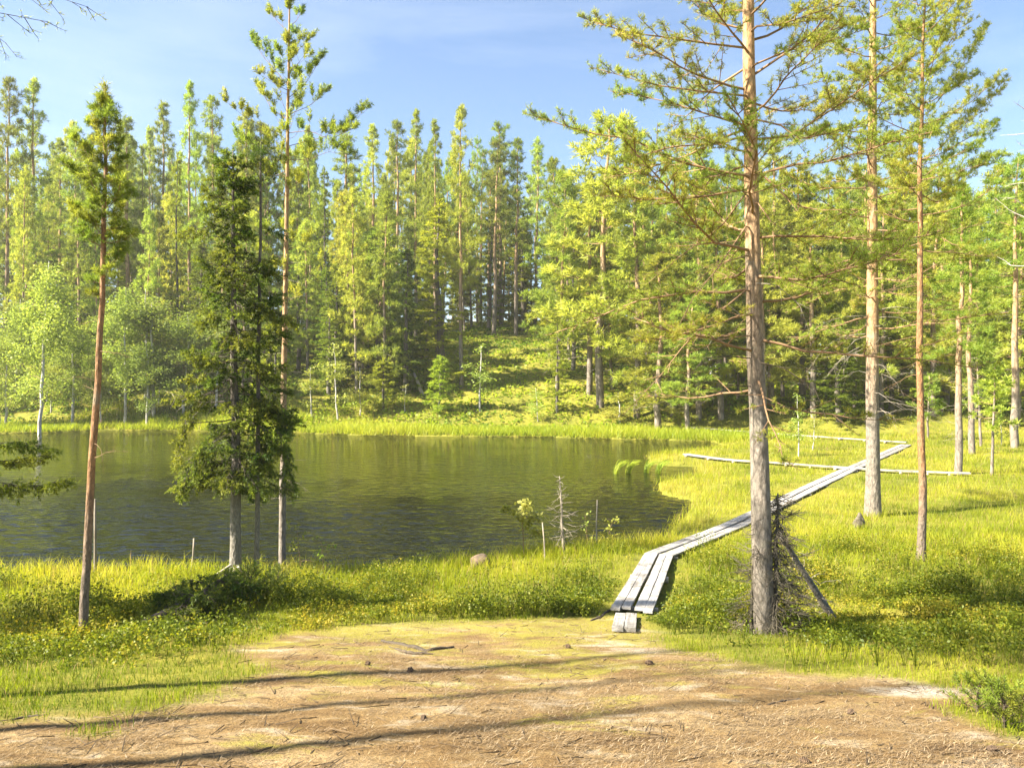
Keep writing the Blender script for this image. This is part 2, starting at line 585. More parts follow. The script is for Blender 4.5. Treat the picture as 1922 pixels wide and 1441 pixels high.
M = {}
M['pine'] = foliage_mat('pine_needles', (.11, .16, .024), (.235, .30, .045), (.37, .41, .07), trans=.55, var=.32)
M['pine_near'] = foliage_mat('pine_needles_near', (.13, .18, .026), (.27, .325, .05), (.40, .42, .07), trans=.6, var=.08)
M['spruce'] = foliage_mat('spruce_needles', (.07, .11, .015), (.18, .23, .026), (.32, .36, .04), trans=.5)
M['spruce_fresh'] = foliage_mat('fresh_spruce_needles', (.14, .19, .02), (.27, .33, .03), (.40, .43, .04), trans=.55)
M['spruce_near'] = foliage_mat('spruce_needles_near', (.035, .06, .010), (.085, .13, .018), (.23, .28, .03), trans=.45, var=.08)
M['birch'] = foliage_mat('birch_leaves', (.12, .17, .03), (.24, .30, .055), (.35, .40, .09), trans=.5)
M['grass'] = foliage_mat('sedge_blades', (.07, .135, .010), (.235, .32, .018), (.36, .29, .12), trans=.55, var=0)
_r = [q for q in M['grass'].node_tree.nodes if q.type == 'VALTORGB'][0].color_ramp.elements.new(.9)
_r.color = (.38, .41, .04, 1)
M['shrub'] = foliage_mat('shrub_leaves', (.045, .08, .007), (.14, .19, .013), (.36, .32, .03), trans=.5, var=0)
M['sapling'] = foliage_mat('sapling_leaves', (.14, .20, .03), (.28, .33, .06), (.40, .43, .10), trans=.5)
M['bark_pine'] = bark_mat('pine_bark', (.235, .20, .16), (.46, .275, .125), 2.6, 5.2, 14)
M['bark_pine_far'] = bark_mat('pine_bark_far', (.24, .20, .16), (.42, .26, .13), 3.0, 9.0, 3.0, .3)
M['bark_slim'] = bark_mat('slim_pine_bark', (.19, .145, .105), (.33, .17, .07), 0.6, 1.8, 22)
M['bark_spruce'] = bark_mat('spruce_bark', (.22, .20, .165), (.12, .10, .075), 1.0, 3.0, 26)
M['bark_birch'] = bark_mat('birch_bark', (.50, .47, .42), (.60, .57, .50), 1.0, 3.0, 8, .2, .55)
M['twig'] = plain_mat('twig_bark', (.15, .085, .04), (.28, .17, .085), 10)
M['twig_grey'] = plain_mat('dry_twig', (.15, .125, .09), (.30, .255, .20), 10)
M['twig_dark'] = plain_mat('spruce_twig', (.03, .021, .012), (.085, .062, .038), 24)
M['lichen'] = plain_mat('lichen_twig', (.06, .048, .03), (.165, .14, .095), 30)
M['dead'] = plain_mat('dead_wood', (.24, .20, .16), (.42, .37, .31), 14, stretch=(1, 1, .2))
M['plank'] = plain_mat('weathered_plank', (.185, .176, .168), (.41, .395, .38), 16, .8, .45, (1, .06, 1), 7)
pm = M['plank']; n_, l_ = pm.node_tree.nodes, pm.node_tree.links
pb = [q for q in n_ if q.type == 'BSDF_PRINCIPLED'][0]; old = pb.inputs['Base Color'].links[0].from_socket
tcp = n_.new('ShaderNodeTexCoord'); oip = n_.new('ShaderNodeObjectInfo')
va = n_.new('ShaderNodeVectorMath'); va.operation = 'ADD'
l_.new(tcp.outputs['Object'], va.inputs[0]); l_.new(oip.outputs['Location'], va.inputs[1])
st1 = noise(n_, l_, 2.6, 5, .65, va.outputs[0], .4)
rs_ = ramp(n_, [(0.34, (.42, .40, .36)), (0.5, (.95, .94, .92)), (0.7, (1.12, 1.1, 1.08))]); l_.new(st1.outputs['Fac'], rs_.inputs['Fac'])
mps = n_.new('ShaderNodeMapping'); mps.inputs['Scale'].default_value = (60, 1.1, 60); l_.new(va.outputs[0], mps.inputs['Vector'])
st2 = noise(n_, l_, 1.0, 4, .7, mps.outputs[0])
rs2_ = ramp(n_, [(0.36, (.30, .28, .26)), (0.46, (1, 1, 1))]); l_.new(st2.outputs['Fac'], rs2_.inputs['Fac'])
cc = mixc(n_, l_, 1.0, old, rs_.outputs['Color'], 'MULTIPLY'); cc = mixc(n_, l_, .8, cc, rs2_.outputs['Color'], 'MULTIPLY')
l_.new(cc, pb.inputs['Base Color'])
M['rock'] = plain_mat('rock', (.05, .036, .022), (.17, .115, .07), 9, .9, 1.0)
M['cone'] = plain_mat('pine_cone', (.045, .028, .016), (.12, .075, .04), 40, .9, .5)
M['litter'] = litter_mat('needle_litter', [(0, (.04, .026, .013)), (.4, (.11, .072, .033)), (.75, (.19, .13, .062)), (1, (.28, .22, .14))])


def ground_material():
    m, n, l, out = new_mat('ground')
    tc = n.new('ShaderNodeTexCoord')
    P = tc.outputs['Object']
    at = n.new('ShaderNodeAttribute'); at.attribute_name = 'tint'          # 1 on trodden earth
    mp = n.new('ShaderNodeMapping'); mp.inputs['Scale'].default_value = (.55, 1.3, 1)
    l.new(P, mp.inputs['Vector'])
    big = noise(n, l, .9, 5, .6, mp.outputs[0], .4)
    mid = noise(n, l, 3.2, 6, .65, mp.outputs[0], .3)
    fine = noise(n, l, 42, 5, .7, P)
    grit = noise(n, l, 160, 3, .7, P)
    r1 = ramp(n, [(0.30, (.10, .062, .034)), (0.43, (.22, .145, .078)), (0.53, (.38, .27, .15)), (0.66, (.60, .50, .36))])
    l.new(big.outputs['Fac'], r1.inputs['Fac'])
    r2 = ramp(n, [(0.32, (.09, .055, .028)), (0.48, (.30, .20, .10)), (0.58, (.42, .31, .17)), (0.70, (.60, .50, .35))])
    l.new(mid.outputs['Fac'], r2.inputs['Fac'])
    dirt = mixc(n, l, .55, r1.outputs['Color'], r2.outputs['Color'])
    r3 = ramp(n, [(0.28, (.38, .36, .34)), (0.5, (1, 1, 1)), (0.75, (1.4, 1.36, 1.28))])
    l.new(fine.outputs['Fac'], r3.inputs['Fac'])
    dirt = mixc(n, l, 1.0, dirt, (.60, .565, .455), 'MULTIPLY')
    dirt = mixc(n, l, .8, dirt, r3.outputs['Color'], 'MULTIPLY')
    # thin moss on the trodden earth, more of it towards the lake
    mossn = noise(n, l, 1.5, 6, .7, mp.outputs[0], .6)
    sx = n.new('ShaderNodeSeparateXYZ'); l.new(P, sx.inputs[0])
    my = n.new('ShaderNodeMapRange'); my.inputs['From Min'].default_value = 4.0; my.inputs['From Max'].default_value = 9.0
    my.inputs['To Min'].default_value = -.09; my.inputs['To Max'].default_value = .16
    l.new(sx.outputs['Y'], my.inputs['Value'])
    am = n.new('ShaderNodeMath'); am.operation = 'ADD'
    l.new(mossn.outputs['Fac'], am.inputs[0]); l.new(my.outputs[0], am.inputs[1])
    rm = ramp(n, [(0.50, (0, 0, 0)), (0.64, (.75, .75, .75))])
    l.new(am.outputs[0], rm.inputs['Fac'])
    dirt = mixc(n, l, rm.outputs['Color'], dirt, (.25, .23, .035))
    # pale bare sand where the path meets the boards
    vs = n.new('ShaderNodeVectorMath'); vs.operation = 'DISTANCE'
    l.new(P, vs.inputs[0]); vs.inputs[1].default_value = tuple(hit(1175, 1215))
    rs = n.new('ShaderNodeMapRange'); rs.inputs['From Min'].default_value = .75; rs.inputs['From Max'].default_value = .1
    rs.inputs['To Max'].default_value = .19; l.new(vs.outputs['Value'], rs.inputs['Value'])
    vs2 = n.new('ShaderNodeVectorMath'); vs2.operation = 'DISTANCE'
    mpp = n.new('ShaderNodeMapping'); mpp.inputs['Scale'].default_value = (.45, 1, 1); l.new(P, mpp.inputs['Vector'])
    q = hit(1775, 1293)
    l.new(mpp.outputs[0], vs2.inputs[0]); vs2.inputs[1].default_value = (q[0] * .45, q[1], q[2])
    rs2 = n.new('ShaderNodeMapRange'); rs2.inputs['From Min'].default_value = .42; rs2.inputs['From Max'].default_value = .08
    rs2.inputs['To Max'].default_value = .27; l.new(vs2.outputs['Value'], rs2.inputs['Value'])
    s1 = n.new('ShaderNodeMath'); s1.operation = 'ADD'; l.new(rs.outputs[0], s1.inputs[0]); l.new(rs2.outputs[0], s1.inputs[1])
    sm = n.new('ShaderNodeMath'); sm.operation = 'ADD'; l.new(s1.outputs[0], sm.inputs[0]); l.new(mid.outputs['Fac'], sm.inputs[1])
    r4 = ramp(n, [(0.56, (0, 0, 0)), (0.84, (.9, .9, .9))]); l.new(sm.outputs[0], r4.inputs['Fac'])
    dirt = mixc(n, l, r4.outputs['Color'], dirt, (.38, .345, .29))
    # moss, dwarf shrubs and litter of the forest floor and the bog
    mo1 = noise(n, l, .35, 6, .65, P, .5)
    mo2 = noise(n, l, 2.4, 5, .7, P)
    rg = ramp(n, [(0.28, (.045, .055, .012)), (0.42, (.10, .115, .016)), (0.54, (.19, .185, .022)), (0.68, (.27, .21, .035))])
    l.new(mo1.outputs['Fac'], rg.inputs['Fac'])
    rg2 = ramp(n, [(0.3, (.06, .06, .015)), (0.5, (.17, .17, .02)), (0.72, (.30, .24, .05))])
    l.new(mo2.outputs['Fac'], rg2.inputs['Fac'])
    moss = mixc(n, l, .5, rg.outputs['Color'], rg2.outputs['Color'])
    moss = mixc(n, l, .5, moss, r3.outputs['Color'], 'MULTIPLY')
    col = mixc(n, l, at.outputs['Fac'], moss, dirt)
    p = n.new('ShaderNodeBsdfPrincipled'); p.inputs['Roughness'].default_value = .95
    p.inputs['Specular IOR Level'].default_value = .15
    l.new(col, p.inputs['Base Color'])
    hh = n.new('ShaderNodeMath'); hh.operation = 'MULTIPLY_ADD'
    l.new(grit.outputs['Fac'], hh.inputs[0]); hh.inputs[1].default_value = .35; l.new(fine.outputs['Fac'], hh.inputs[2])
    b = n.new('ShaderNodeBump'); b.inputs['Strength'].default_value = .8; b.inputs['Distance'].default_value = .03
    l.new(hh.outputs[0], b.inputs['Height']); l.new(b.outputs[0], p.inputs['Normal'])
    l.new(p.outputs[0], out.inputs['Surface'])
    return m


def water_material():
    m, n, l, out = new_mat('lake_water')
    tc = n.new('ShaderNodeTexCoord')
    mp = n.new('ShaderNodeMapping'); mp.inputs['Scale'].default_value = (.7, 1.3, 1); mp.inputs['Rotation'].default_value = (0, 0, math.radians(-12))
    l.new(tc.outputs['Object'], mp.inputs['Vector'])
    a = noise(n, l, 2.8, 2, .5, mp.outputs[0], .5)
    b_ = noise(n, l, 8.0, 2, .5, mp.outputs[0], .4)
    big = noise(n, l, .13, 3, .5, mp.outputs[0])
    s = n.new('ShaderNodeMath'); s.operation = 'MULTIPLY_ADD'
    l.new(b_.outputs['Fac'], s.inputs[0]); s.inputs[1].default_value = .35; l.new(a.outputs['Fac'], s.inputs[2])
    rb = n.new('ShaderNodeMapRange'); rb.inputs['From Min'].default_value = .35; rb.inputs['From Max'].default_value = .65
    rb.inputs['To Min'].default_value = .25; rb.inputs['To Max'].default_value = 1.0
    l.new(big.outputs['Fac'], rb.inputs['Value'])
    bp = n.new('ShaderNodeBump'); bp.inputs['Distance'].default_value = .10
    l.new(rb.outputs[0], bp.inputs['Strength'])
    l.new(s.outputs[0], bp.inputs['Height'])
    p = n.new('ShaderNodeBsdfPrincipled')
    p.inputs['Base Color'].default_value = (.006, .0065, .0022, 1)
    p.inputs['Roughness'].default_value = .03
    p.inputs['IOR'].default_value = 1.33
    p.inputs['Specular IOR Level'].default_value = .38
    l.new(bp.outputs[0], p.inputs['Normal'])
    l.new(p.outputs[0], out.inputs['Surface'])
    return m


M['ground'] = ground_material()
M['water'] = water_material()

# ------------------------------------------------------------------ ground and lake
def axis(lo, hi, f0, f1, fine, grow):
    a = list(np.arange(f0, f1, fine))
    s, v = fine, f1
    while v < hi:
        a.append(v); s *= grow; v += s
    a.append(hi)
    b, s, v = [], fine, f0
    while True:
        s *= grow; v -= s
        if v < lo: break
        b.append(v)
    b.append(lo)
    return np.array(b[::-1] + a)


gx = axis(-700, 700, -5.5, 7.0, 0.085, 1.05)
gy = axis(-120, 900, 2.6, 13.0, 0.085, 1.032)
GX, GY = np.meshgrid(gx, gy)
GZ = H(GX.ravel(), GY.ravel())
dm = np.where((GY.ravel() < 20) & (np.abs(GX.ravel()) < 30), dirt_mask(GX.ravel(), GY.ravel()), 0)
GZ = GZ + np.where(GY.ravel() < 16, 0.035 * (fbm(GX.ravel(), GY.ravel(), 5, 61) - .5) + .02 * (fbm(GX.ravel(), GY.ravel(), 1.8, 65) - .5), 0) * (GZ > 0.05)
nx, ny = len(gx), len(gy)
ii = (np.arange(ny - 1)[:, None] * nx + np.arange(nx - 1)[None, :]).ravel()
gt = np.concatenate([np.stack([ii, ii + 1, ii + nx + 1], 1), np.stack([ii, ii + nx + 1, ii + nx], 1)])
g = MB(); g.add(np.stack([GX.ravel(), GY.ravel(), GZ], 1), gt, dm)
ground = g.obj('ground', M['ground'], smooth_shade=True)
tag(ground, 'trodden brown earth, mossy bog and hillside round the lake', kind='structure')

w = MB()
lx = [p[0] for p in LAKE]; ly = [p[1] for p in LAKE]
wx0, wx1, wy0, wy1 = min(lx) - 3, max(lx) + 3, min(ly) - 2, max(ly) + 3
wx = axis(wx0, wx1, -12.0, 6.5, 0.085, 1.045)
wy = axis(wy0, wy1, 12.2, 22.0, 0.075, 1.03)
WX, WY = np.meshgrid(wx, wy)
WXf, WYf = WX.ravel(), WY.ravel()
rng = np.random.default_rng(31)
wz = np.zeros(len(WXf))
for k in range(11):
    lam = .26 + .5 * rng.random() ** 1.3
    th = math.radians(78) + rng.normal() * .55
    ph = 6.28 * rng.random()
    warp = 1.6 * (fbm(WXf, WYf, .35, 130 + k) - .5)
    arg = 6.283 / lam * (WXf * math.cos(th) + WYf * math.sin(th)) + ph + 3.0 * warp
    wz += lam * .0068 * np.sin(arg) * (.35 + 1.3 * fbm(WXf, WYf, .5, 160 + k))
ruff = .25 + 1.0 * smooth(.35, .62, fbm(WXf, WYf, .16, 181))
fade = smooth(34, 20, WYf) * smooth(26, 13, np.abs(WXf + 3))
wz = wz * ruff * fade
nx, ny = len(wx), len(wy)
ii = (np.arange(ny - 1)[:, None] * nx + np.arange(nx - 1)[None, :]).ravel()
cxm, cym = WXf[ii], WYf[ii]
keepq = poly_sd(cxm, cym, LAKE) < 1.2
ii = ii[keepq]
w.add(np.stack([WXf, WYf, wz], 1), np.concatenate([np.stack([ii, ii + 1, ii + nx + 1], 1), np.stack([ii, ii + nx + 1, ii + nx], 1)]))
water = w.obj('water', M['water'], smooth_shade=True)
tag(water, 'dark forest lake with small ripples', kind='structure')


# ------------------------------------------------------------------ boardwalks
def plank_mesh(rng, a, b, width, thick=0.035):
    """one sawn board from a to b (world points of its top centre line), a little cupped and uneven"""
    a = np.asarray(a, float); b = np.asarray(b, float)
    n = 7
    tt = np.linspace(0, 1, n)
    d = nrm(b - a); side = nrm(np.cross(d, [0, 0, 1.0])); up = np.cross(side, d)
    sag = -0.012 * np.sin(tt * np.pi) * rng.random() + rng.normal(size=n) * .0025
    wj = width * (1 + rng.normal(size=(n, 2)) * .03)
    c = a[None] + (b - a)[None] * tt[:, None] + up[None] * sag[:, None]
    ch = 0.003
    prof = []
    for (s, z) in ((-.5, -thick), (-.5, -ch), (-.5 + .02, 0), (.5 - .02, 0), (.5, -ch), (.5, -thick)):
        k = 0 if s < 0 else 1
        prof.append(c + side[None] * (s * wj[:, k:k + 1]) + up[None] * z)
    v = np.stack(prof, 1)
    m = 6
    i = np.arange(n - 1)[:, None] * m; j = np.arange(m)[None]; j2 = (j + 1) % m
    q = [(i + j).ravel(), (i + j2).ravel(), (i + m + j2).ravel(), (i + m + j).ravel()]
    t = [np.stack([q[0], q[2], q[1]], 1), np.stack([q[0], q[3], q[2]], 1)]
    cap = np.array([[0, 1, 2], [0, 2, 3], [0, 3, 4], [0, 4, 5]])
    t += [cap, cap[:, ::-1] + (n - 1) * m]
    return v.reshape(-1, 3), np.concatenate(t)


def add_plank(rng, root, a, b, width, thick, name='plank'):
    """a board as its own object, local x along its length so that the grain follows it"""
    a = np.asarray(a, float); b = np.asarray(b, float)
    base = np.array(root.location)
    L = np.linalg.norm(b - a)
    mb = MB()
    v, t = plank_mesh(rng, (0, 0, 0), (0, L, 0), width, thick)
    mb.add(v, t)
    o = mb.obj(name, M['plank'], root)
    o.location = tuple(a - base)
    o.rotation_euler = Vector(b - a).to_track_quat('Y', 'Z').to_euler()
    return o


def boardwalk(name, label, nodes_px, lift, strips, gap, bw, thick, seed, overlap=0.05, sleepers=True):
    rng = np.random.default_rng(seed)
    pts = []
    for px, py in nodes_px:
        p = hit(px, py + 0)
        for _ in range(4):
            dd = (CAM_Z - (hz(p[0], p[1]) + lift)) * FPX / (py - CY)
            p = np.array([(px - CX) / FPX * dd, dd, 0])
        p[2] = hz(p[0], p[1]) + lift
        pts.append(p)
    root = empty(name, (pts[0][0], pts[0][1], pts[0][2] - lift), label, 'boardwalk')
    for k in range(len(pts) - 1):
        a, b = pts[k].copy(), pts[k + 1].copy()
        d = nrm(b - a); side = nrm(np.cross(d, [0, 0, 1.0]))
        off = -((strips - 1) / 2)
        for s in range(strips):
            for h in (0, 1):
                o = (off + s) * (bw * 2 + gap + .002) + (h - .5) * (bw + .0015)
                sk = rng.normal() * .003 if h else rng.normal() * .004
                e0, e1 = rng.random() * .14 - .03, rng.random() * .14 - .03
                add_plank(rng, root, a + side * (o + sk) - d * e0 + np.array([0, 0, rng.normal() * .004 + .004 * (k % 2)]),
                          b + side * (o - sk) + d * e1 + np.array([0, 0, rng.normal() * .004 + .004 * (k % 2)]), bw * (1 + rng.normal() * .05), thick)
        if sleepers:
            wd = strips * (bw * 2 + gap) * .5 + .015
            for q in (0.06, .55):
                c = a + (b - a) * q - np.array([0, 0, thick + .055])
                mb = MB()
                v, t = tube([c - side * wd - np.array(root.location), c - np.array(root.location), c + side * wd - np.array(root.location)], .05, 7, .03, rng)
                mb.add(v, t); mb.obj('sleeper', M['dead'], root, True)
    return root, pts


WALK, WALK_PTS = boardwalk('boardwalk', 'long grey boardwalk of paired planks winding from the bare earth across the bog',
                           [(1187, 1141), (1236, 1040), (1335, 1001), (1403, 972), (1466, 941), (1530, 910), (1590, 882), (1648, 857), (1700, 834)],
                           .07, 2, .045, .12, .03, 5)
SIDE_WALK, SIDE_PTS = boardwalk('boardwalk', 'straight pale side boardwalk crossing the long one behind the thick right-hand pines',
                                [(1287, 858), (1375, 863), (1470, 869), (1565, 875), (1640, 880), (1735, 884), (1820, 887)], .12, 1, .04, .16, .04, 6)
FAR_WALK, FAR_PTS = boardwalk('boardwalk', 'thin far boardwalk along the edge of the bog below the hill forest',
                              [(1300, 801), (1370, 807), (1440, 812), (1530, 818), (1620, 824), (1700, 829)], .14, 1, .04, .13, .04, 7)
# the loose step in front
rng = np.random.default_rng(11)
p0, p1 = hit(1171, 1187), hit(1174, 1159)
st = empty('board_step', p0, 'short loose board laid on the earth below the boardwalk end', 'board')
for s in (-.5, .5):
    a = p0 + np.array([s * .135, 0, .055]); b = p1 + np.array([s * .135 + .01, 0, .06])
    add_plank(rng, st, a, b, .128, .045)

WALKS = [(WALK_PTS, .36), (SIDE_PTS, .24), (FAR_PTS, .24)]


def walk_dist(x, y):
    best = np.full(np.shape(x), 9.0)
    for pts, hw in WALKS:
        for a, b in zip(pts[:-1], pts[1:]):
            dx, dy = b[0] - a[0], b[1] - a[1]
            t = np.clip(((x - a[0]) * dx + (y - a[1]) * dy) / (dx * dx + dy * dy), 0, 1)
            best = np.minimum(best, np.hypot(x - a[0] - t * dx, y - a[1] - t * dy) - hw)
    best = np.minimum(best, np.hypot(x - p0[0], (y - (p0[1] + p1[1]) / 2)) - .32)
    return best


# ------------------------------------------------------------------ trees near by
def trunk_path(base, top, rng, n=22, wob=0.012, bow=0.0):
    base = np.asarray(base, float); top = np.asarray(top, float)
    t = np.linspace(0, 1, n)
    p = base[None] + (top - base)[None] * t[:, None]
    Ht = np.linalg.norm(top - base)
    w_ = np.cumsum(rng.normal(size=(n, 2)), 0); w_ -= np.linspace(0, 1, n)[:, None] * w_[-1]
    p[:, :2] += w_ * wob * Ht / n * 2
    p[:, 0] += bow * np.sin(t * np.pi)
    return p


def hero_tree(name, label, cat, base, top, r0, mats, branches, seed, rtop=.01, flare=.25, wob=.012, bow=0.0, sides=14, power=.85, sink=.12):
    """trunk plus a list of branches (path, radius, spec); every branch is a part, its needles a sub-part"""
    rng = np.random.default_rng(seed)
    base = np.asarray(base, float)
    root = empty(name, base, label, cat)
    path = trunk_path(base, top, rng, wob=wob, bow=bow) - base
    t = np.linspace(0, 1, len(path))
    rad = rtop + (r0 - rtop) * (1 - t) ** power
    rad[0] *= 1 + flare; rad[1] *= 1 + flare * .25
    path[0, 2] -= sink
    # finer rings towards the foot so that the flare reads
    tt = np.concatenate([[0, .008, .02, .035], t[1:]])
    pp = interp(path, tt); rr = np.interp(tt, t, rad)
    mb = MB(); v, tr = tube(pp, rr, sides, .025, rng); mb.add(v, tr)
    mb.obj('trunk', mats[0], root, True)
    H_ = np.linalg.norm(np.asarray(top) - base)
    for bi, br in enumerate(branches(path, rad, rng)):
        pth, r, sp = br
        ax = at_h(path, pth[0][2])
        if np.linalg.norm(ax - pth[0]) > .02:            # every bough starts inside its trunk
            pth = np.concatenate([ax[None], pth])
        wood, green = MB(), MB()
        dress(rng, pth, r, sp, wood, green)
        o = wood.obj(sp.get('name', 'branch'), sp.get('wood', mats[1]), root, True)
        if green.n:
            green.obj('needles', mats[2], o)
    return root, path


def at_h(path, z):
    """trunk point at height z above the foot"""
    zz = path[:, 2]
    return np.array([np.interp(z, zz, path[:, 0]), np.interp(z, zz, path[:, 1]), z])


PINE = dict(tpm=17, t0=.20, twl=.42, sub=9, q0=.2, sl=.06, per=18, nl=.052, nw=.0062, spread=1.0, fwd=.75, out=.75, up=.18, noise=.3,
            sfwd=.6, snoise=.75, sup=.45, shoots=True, tint=.55, tj=.2)
DEADB = dict(tpm=6, t0=.25, twl=.35, sub=0, per=0, fwd=.8, out=.6, up=0, noise=.4)


def px_path(base, pts, d0, d1=None):
    """branch path from photo pixels, depth running from d0 to d1, in the tree's own frame"""
    d1 = d0 if d1 is None else d1
    ds = np.linspace(d0, d1, len(pts))
    raw = np.array([pix(a, b, d) for (a, b), d in zip(pts, ds)]) - np.asarray(base)
    return interp(raw, np.linspace(0, 1, max(7, len(pts) * 2)))


# --- the thick pine beside the boardwalk
B1 = hit(1434, 1186)
D1 = B1[1]


def br_pine1(path, rad, rng):
    out = []
    Ht = path[-1][2]
    def rad_at(z): return np.interp(z, path[:, 2], rad)
    # live crown
    zs = np.arange(2.55, Ht - .3, .14)
    for k, z in enumerate(zs):
        f = (z - 2.5) / (Ht - 2.5)
        az = k * 2.399 + rng.normal() * .3
        L = (1.95 * (1 - f) ** .75 + .25) * (.75 + .45 * rng.random())
        if z < 3.7: L *= .8
        el = -.18 + .65 * f + rng.normal() * .15
        p = bend_path(rng, at_h(path, z), az, el, L, curve=.15 + .35 * f, n=8, jit=.12)
        keep = 1.0 if z > 3.5 else .45
        sp = dict(PINE, keep=keep, tpm=11 if z > 3.5 else 7)
        out.append((p, .012 + .014 * L / 2, sp))
    # boughs the photo shows one by one
    ex = [([(1400, 330), (1335, 318), (1260, 300), (1190, 262), (1105, 250), (1015, 222)], D1, D1 + .3, 1.0, .024),
          ([(1398, 90), (1330, 82), (1250, 70), (1180, 62), (1112, 40)], D1, D1 - .2, 1.0, .022),
          ([(1400, 180), (1320, 172), (1230, 160), (1140, 135)], D1, D1 + .5, 1.0, .022),
          ([(1402, 255), (1340, 270), (1260, 275), (1180, 300)], D1, D1 - .5, .9, .022),
          ([(1396, 235), (1330, 215), (1250, 190), (1165, 175)], D1, D1 + .9, 1.0, .022),
          ([(1420, 320), (1450, 345), (1490, 385), (1540, 395), (1600, 393)], D1, D1 - .3, .5, .02),
          ([(1420, 225), (1465, 235), (1500, 262), (1560, 250), (1625, 262)], D1, D1 - .2, .9, .02),
          ([(1420, 120), (1480, 95), (1550, 80), (1610, 60)], D1, D1 + .4, 1.0, .02),
          ([(1420, 50), (1470, 45), (1540, 20)], D1, D1 - .5, 1.0, .02),
          ([(1398, 365), (1350, 430), (1290, 470), (1230, 520)], D1, D1 + .4, .45, .018),
          ([(1400, 545), (1345, 590), (1290, 640), (1240, 705), (1190, 757)], D1, D1 - .5, .3, .017),
          ([(1400, 425), (1350, 500), (1300, 560), (1270, 620)], D1, D1 - .4, .35, .016),
          ([(1422, 380), (1450, 420), (1455, 500)], D1, D1 - .3, .25, .014)]
    for pts, a, b, keep, r in ex:
        out.append((px_path(B1, pts, a, b), r, dict(PINE, keep=keep, tpm=12 if keep > .6 else 6)))
    dead = [([(1425, 680), (1470, 690), (1530, 730), (1545, 770)], D1, D1 - .3, .013, 'twig_dark'),
            ([(1402, 672), (1360, 668), (1322, 672), (1300, 700)], D1, D1 - .3, .011, 'twig_dark'),
            ([(1402, 725), (1370, 722), (1320, 755)], D1, D1 - .2, .010, 'twig_dark'),
            ([(1420, 532), (1455, 533), (1500, 570), (1515, 610)], D1, D1 - .3, .010, 'twig_grey'),
            ([(1402, 630), (1360, 635), (1300, 660)], D1, D1 - .3, .010, 'twig'),
            ([(1425, 775), (1445, 780), (1462, 800)], D1, D1 - .1, .008, 'twig_dark'),
            ([(1402, 590), (1360, 600), (1335, 640)], D1, D1 + .2, .009, 'twig_grey'),
            ([(1400, 480), (1350, 495), (1290, 540), (1250, 600)], D1, D1 + .3, .010, 'twig')]
    for pts, a, b, r, wd in dead:
        out.append((px_path(B1, pts, a, b), r, dict(DEADB, wood=M[wd], name='dead_branch')))
    return out


hero_tree('scots_pine', 'thick old pine with grey foot and orange upper trunk right beside the boardwalk', 'pine tree', B1, pix(1400, -640, D1 + .3), .116,
          (M['bark_pine'], M['twig'], M['pine_near']), br_pine1, 101, flare=.16, wob=.006, bow=-.055, power=.72)

# --- the pale straight pine further out
B2 = hit(1638, 968)
D2 = B2[1]


def br_pine2(path, rad, rng):
    out = []
    Ht = path[-1][2]
    S = D2 / FPX
    z0 = (968 - 640) * S
    zs = np.arange(z0, Ht - .4, .155)
    for k, z in enumerate(zs):
        f = (z - z0) / (Ht - z0)
        az = k * 2.399 + rng.normal() * .3
        L = (2.15 * (1 - f) ** .7 + .35) * (.7 + .5 * rng.random())
        el = -.25 + .75 * f + rng.normal() * .15
        p = bend_path(rng, at_h(path, z), az, el, L, curve=.15 + .3 * f, n=7, jit=.12)
        keep = .35 if f < .12 else 1.0
        out.append((p, .016 + .012 * L / 2, dict(PINE, keep=keep, tpm=8, twl=.6, sub=6, sl=.10, per=24, nl=.085, nw=.012)))
    for z in np.arange((968 - 790) * S, z0 + .8, .11):
        az = rng.random() * 6.28
        p = bend_path(rng, at_h(path, z), az, .15 + rng.normal() * .2, .8 + 1.1 * rng.random(), curve=-1.0, n=6, jit=.15)
        out.append((p, .014, dict(DEADB, wood=M['twig_grey'], tpm=4, name='dead_branch')))
    return out


hero_tree('scots_pine', 'stout straight pale pine standing alone on the bog, boards running behind its trunk', 'pine tree', B2, pix(1640, -330, D2), .175,
          (M['bark_pine'], M['twig'], M['pine_near']), br_pine2, 102, flare=.22, wob=.004, power=.7)

# --- the slim dark pine on the right
B3 = hit(1726, 1052)
D3 = B3[1]


def br_pine3(path, rad, rng):
    out = []
    Ht = path[-1][2]
    S = D3 / FPX
    z0 = (1052 - 470) * S
    for k, z in enumerate(np.arange(z0, Ht - .25, .12)):
        f = (z - z0) / (Ht - z0)
        az = k * 2.399 + rng.normal() * .3
        L = (1.25 * (1 - f) ** .6 + .25) * (.7 + .5 * rng.random())
        el = -.15 + .8 * f + rng.normal() * .12
        p = bend_path(rng, at_h(path, z), az, el, L, curve=.5, n=7, jit=.1)
        out.append((p, .010 + .010 * L / 2, dict(PINE, keep=.3 if f < .15 else 1.0, tpm=11, sub=6, sl=.085, per=26, nl=.068, nw=.0085, up=.3)))
    ex = [([(1738, 300), (1780, 262), (1830, 215), (1872, 165)], .3), ([(1736, 330), (1775, 300), (1830, 275), (1862, 240)], -.3),
          ([(1740, 215), (1785, 160), (1820, 100), (1848, 55)], .2), ([(1736, 370), (1790, 340), (1850, 300)], .5),
          ([(1740, 120), (1775, 70), (1800, 10)], -.2)]
    for pts, dd in ex:
        out.append((px_path(B3, pts, D3, D3 + dd), .013, dict(PINE, tpm=12, sub=6, sl=.085, per=26, nl=.068, nw=.0085, up=.3)))
    for z in np.arange((1052 - 800) * S, z0, .22):
        p = bend_path(rng, at_h(path, z), rng.random() * 6.28, .1 + rng.normal() * .2, .5 + .7 * rng.random(), curve=-.5, n=6, jit=.15)
        out.append((p, .008, dict(DEADB, wood=M['twig'], tpm=5, name='dead_branch')))
    return out


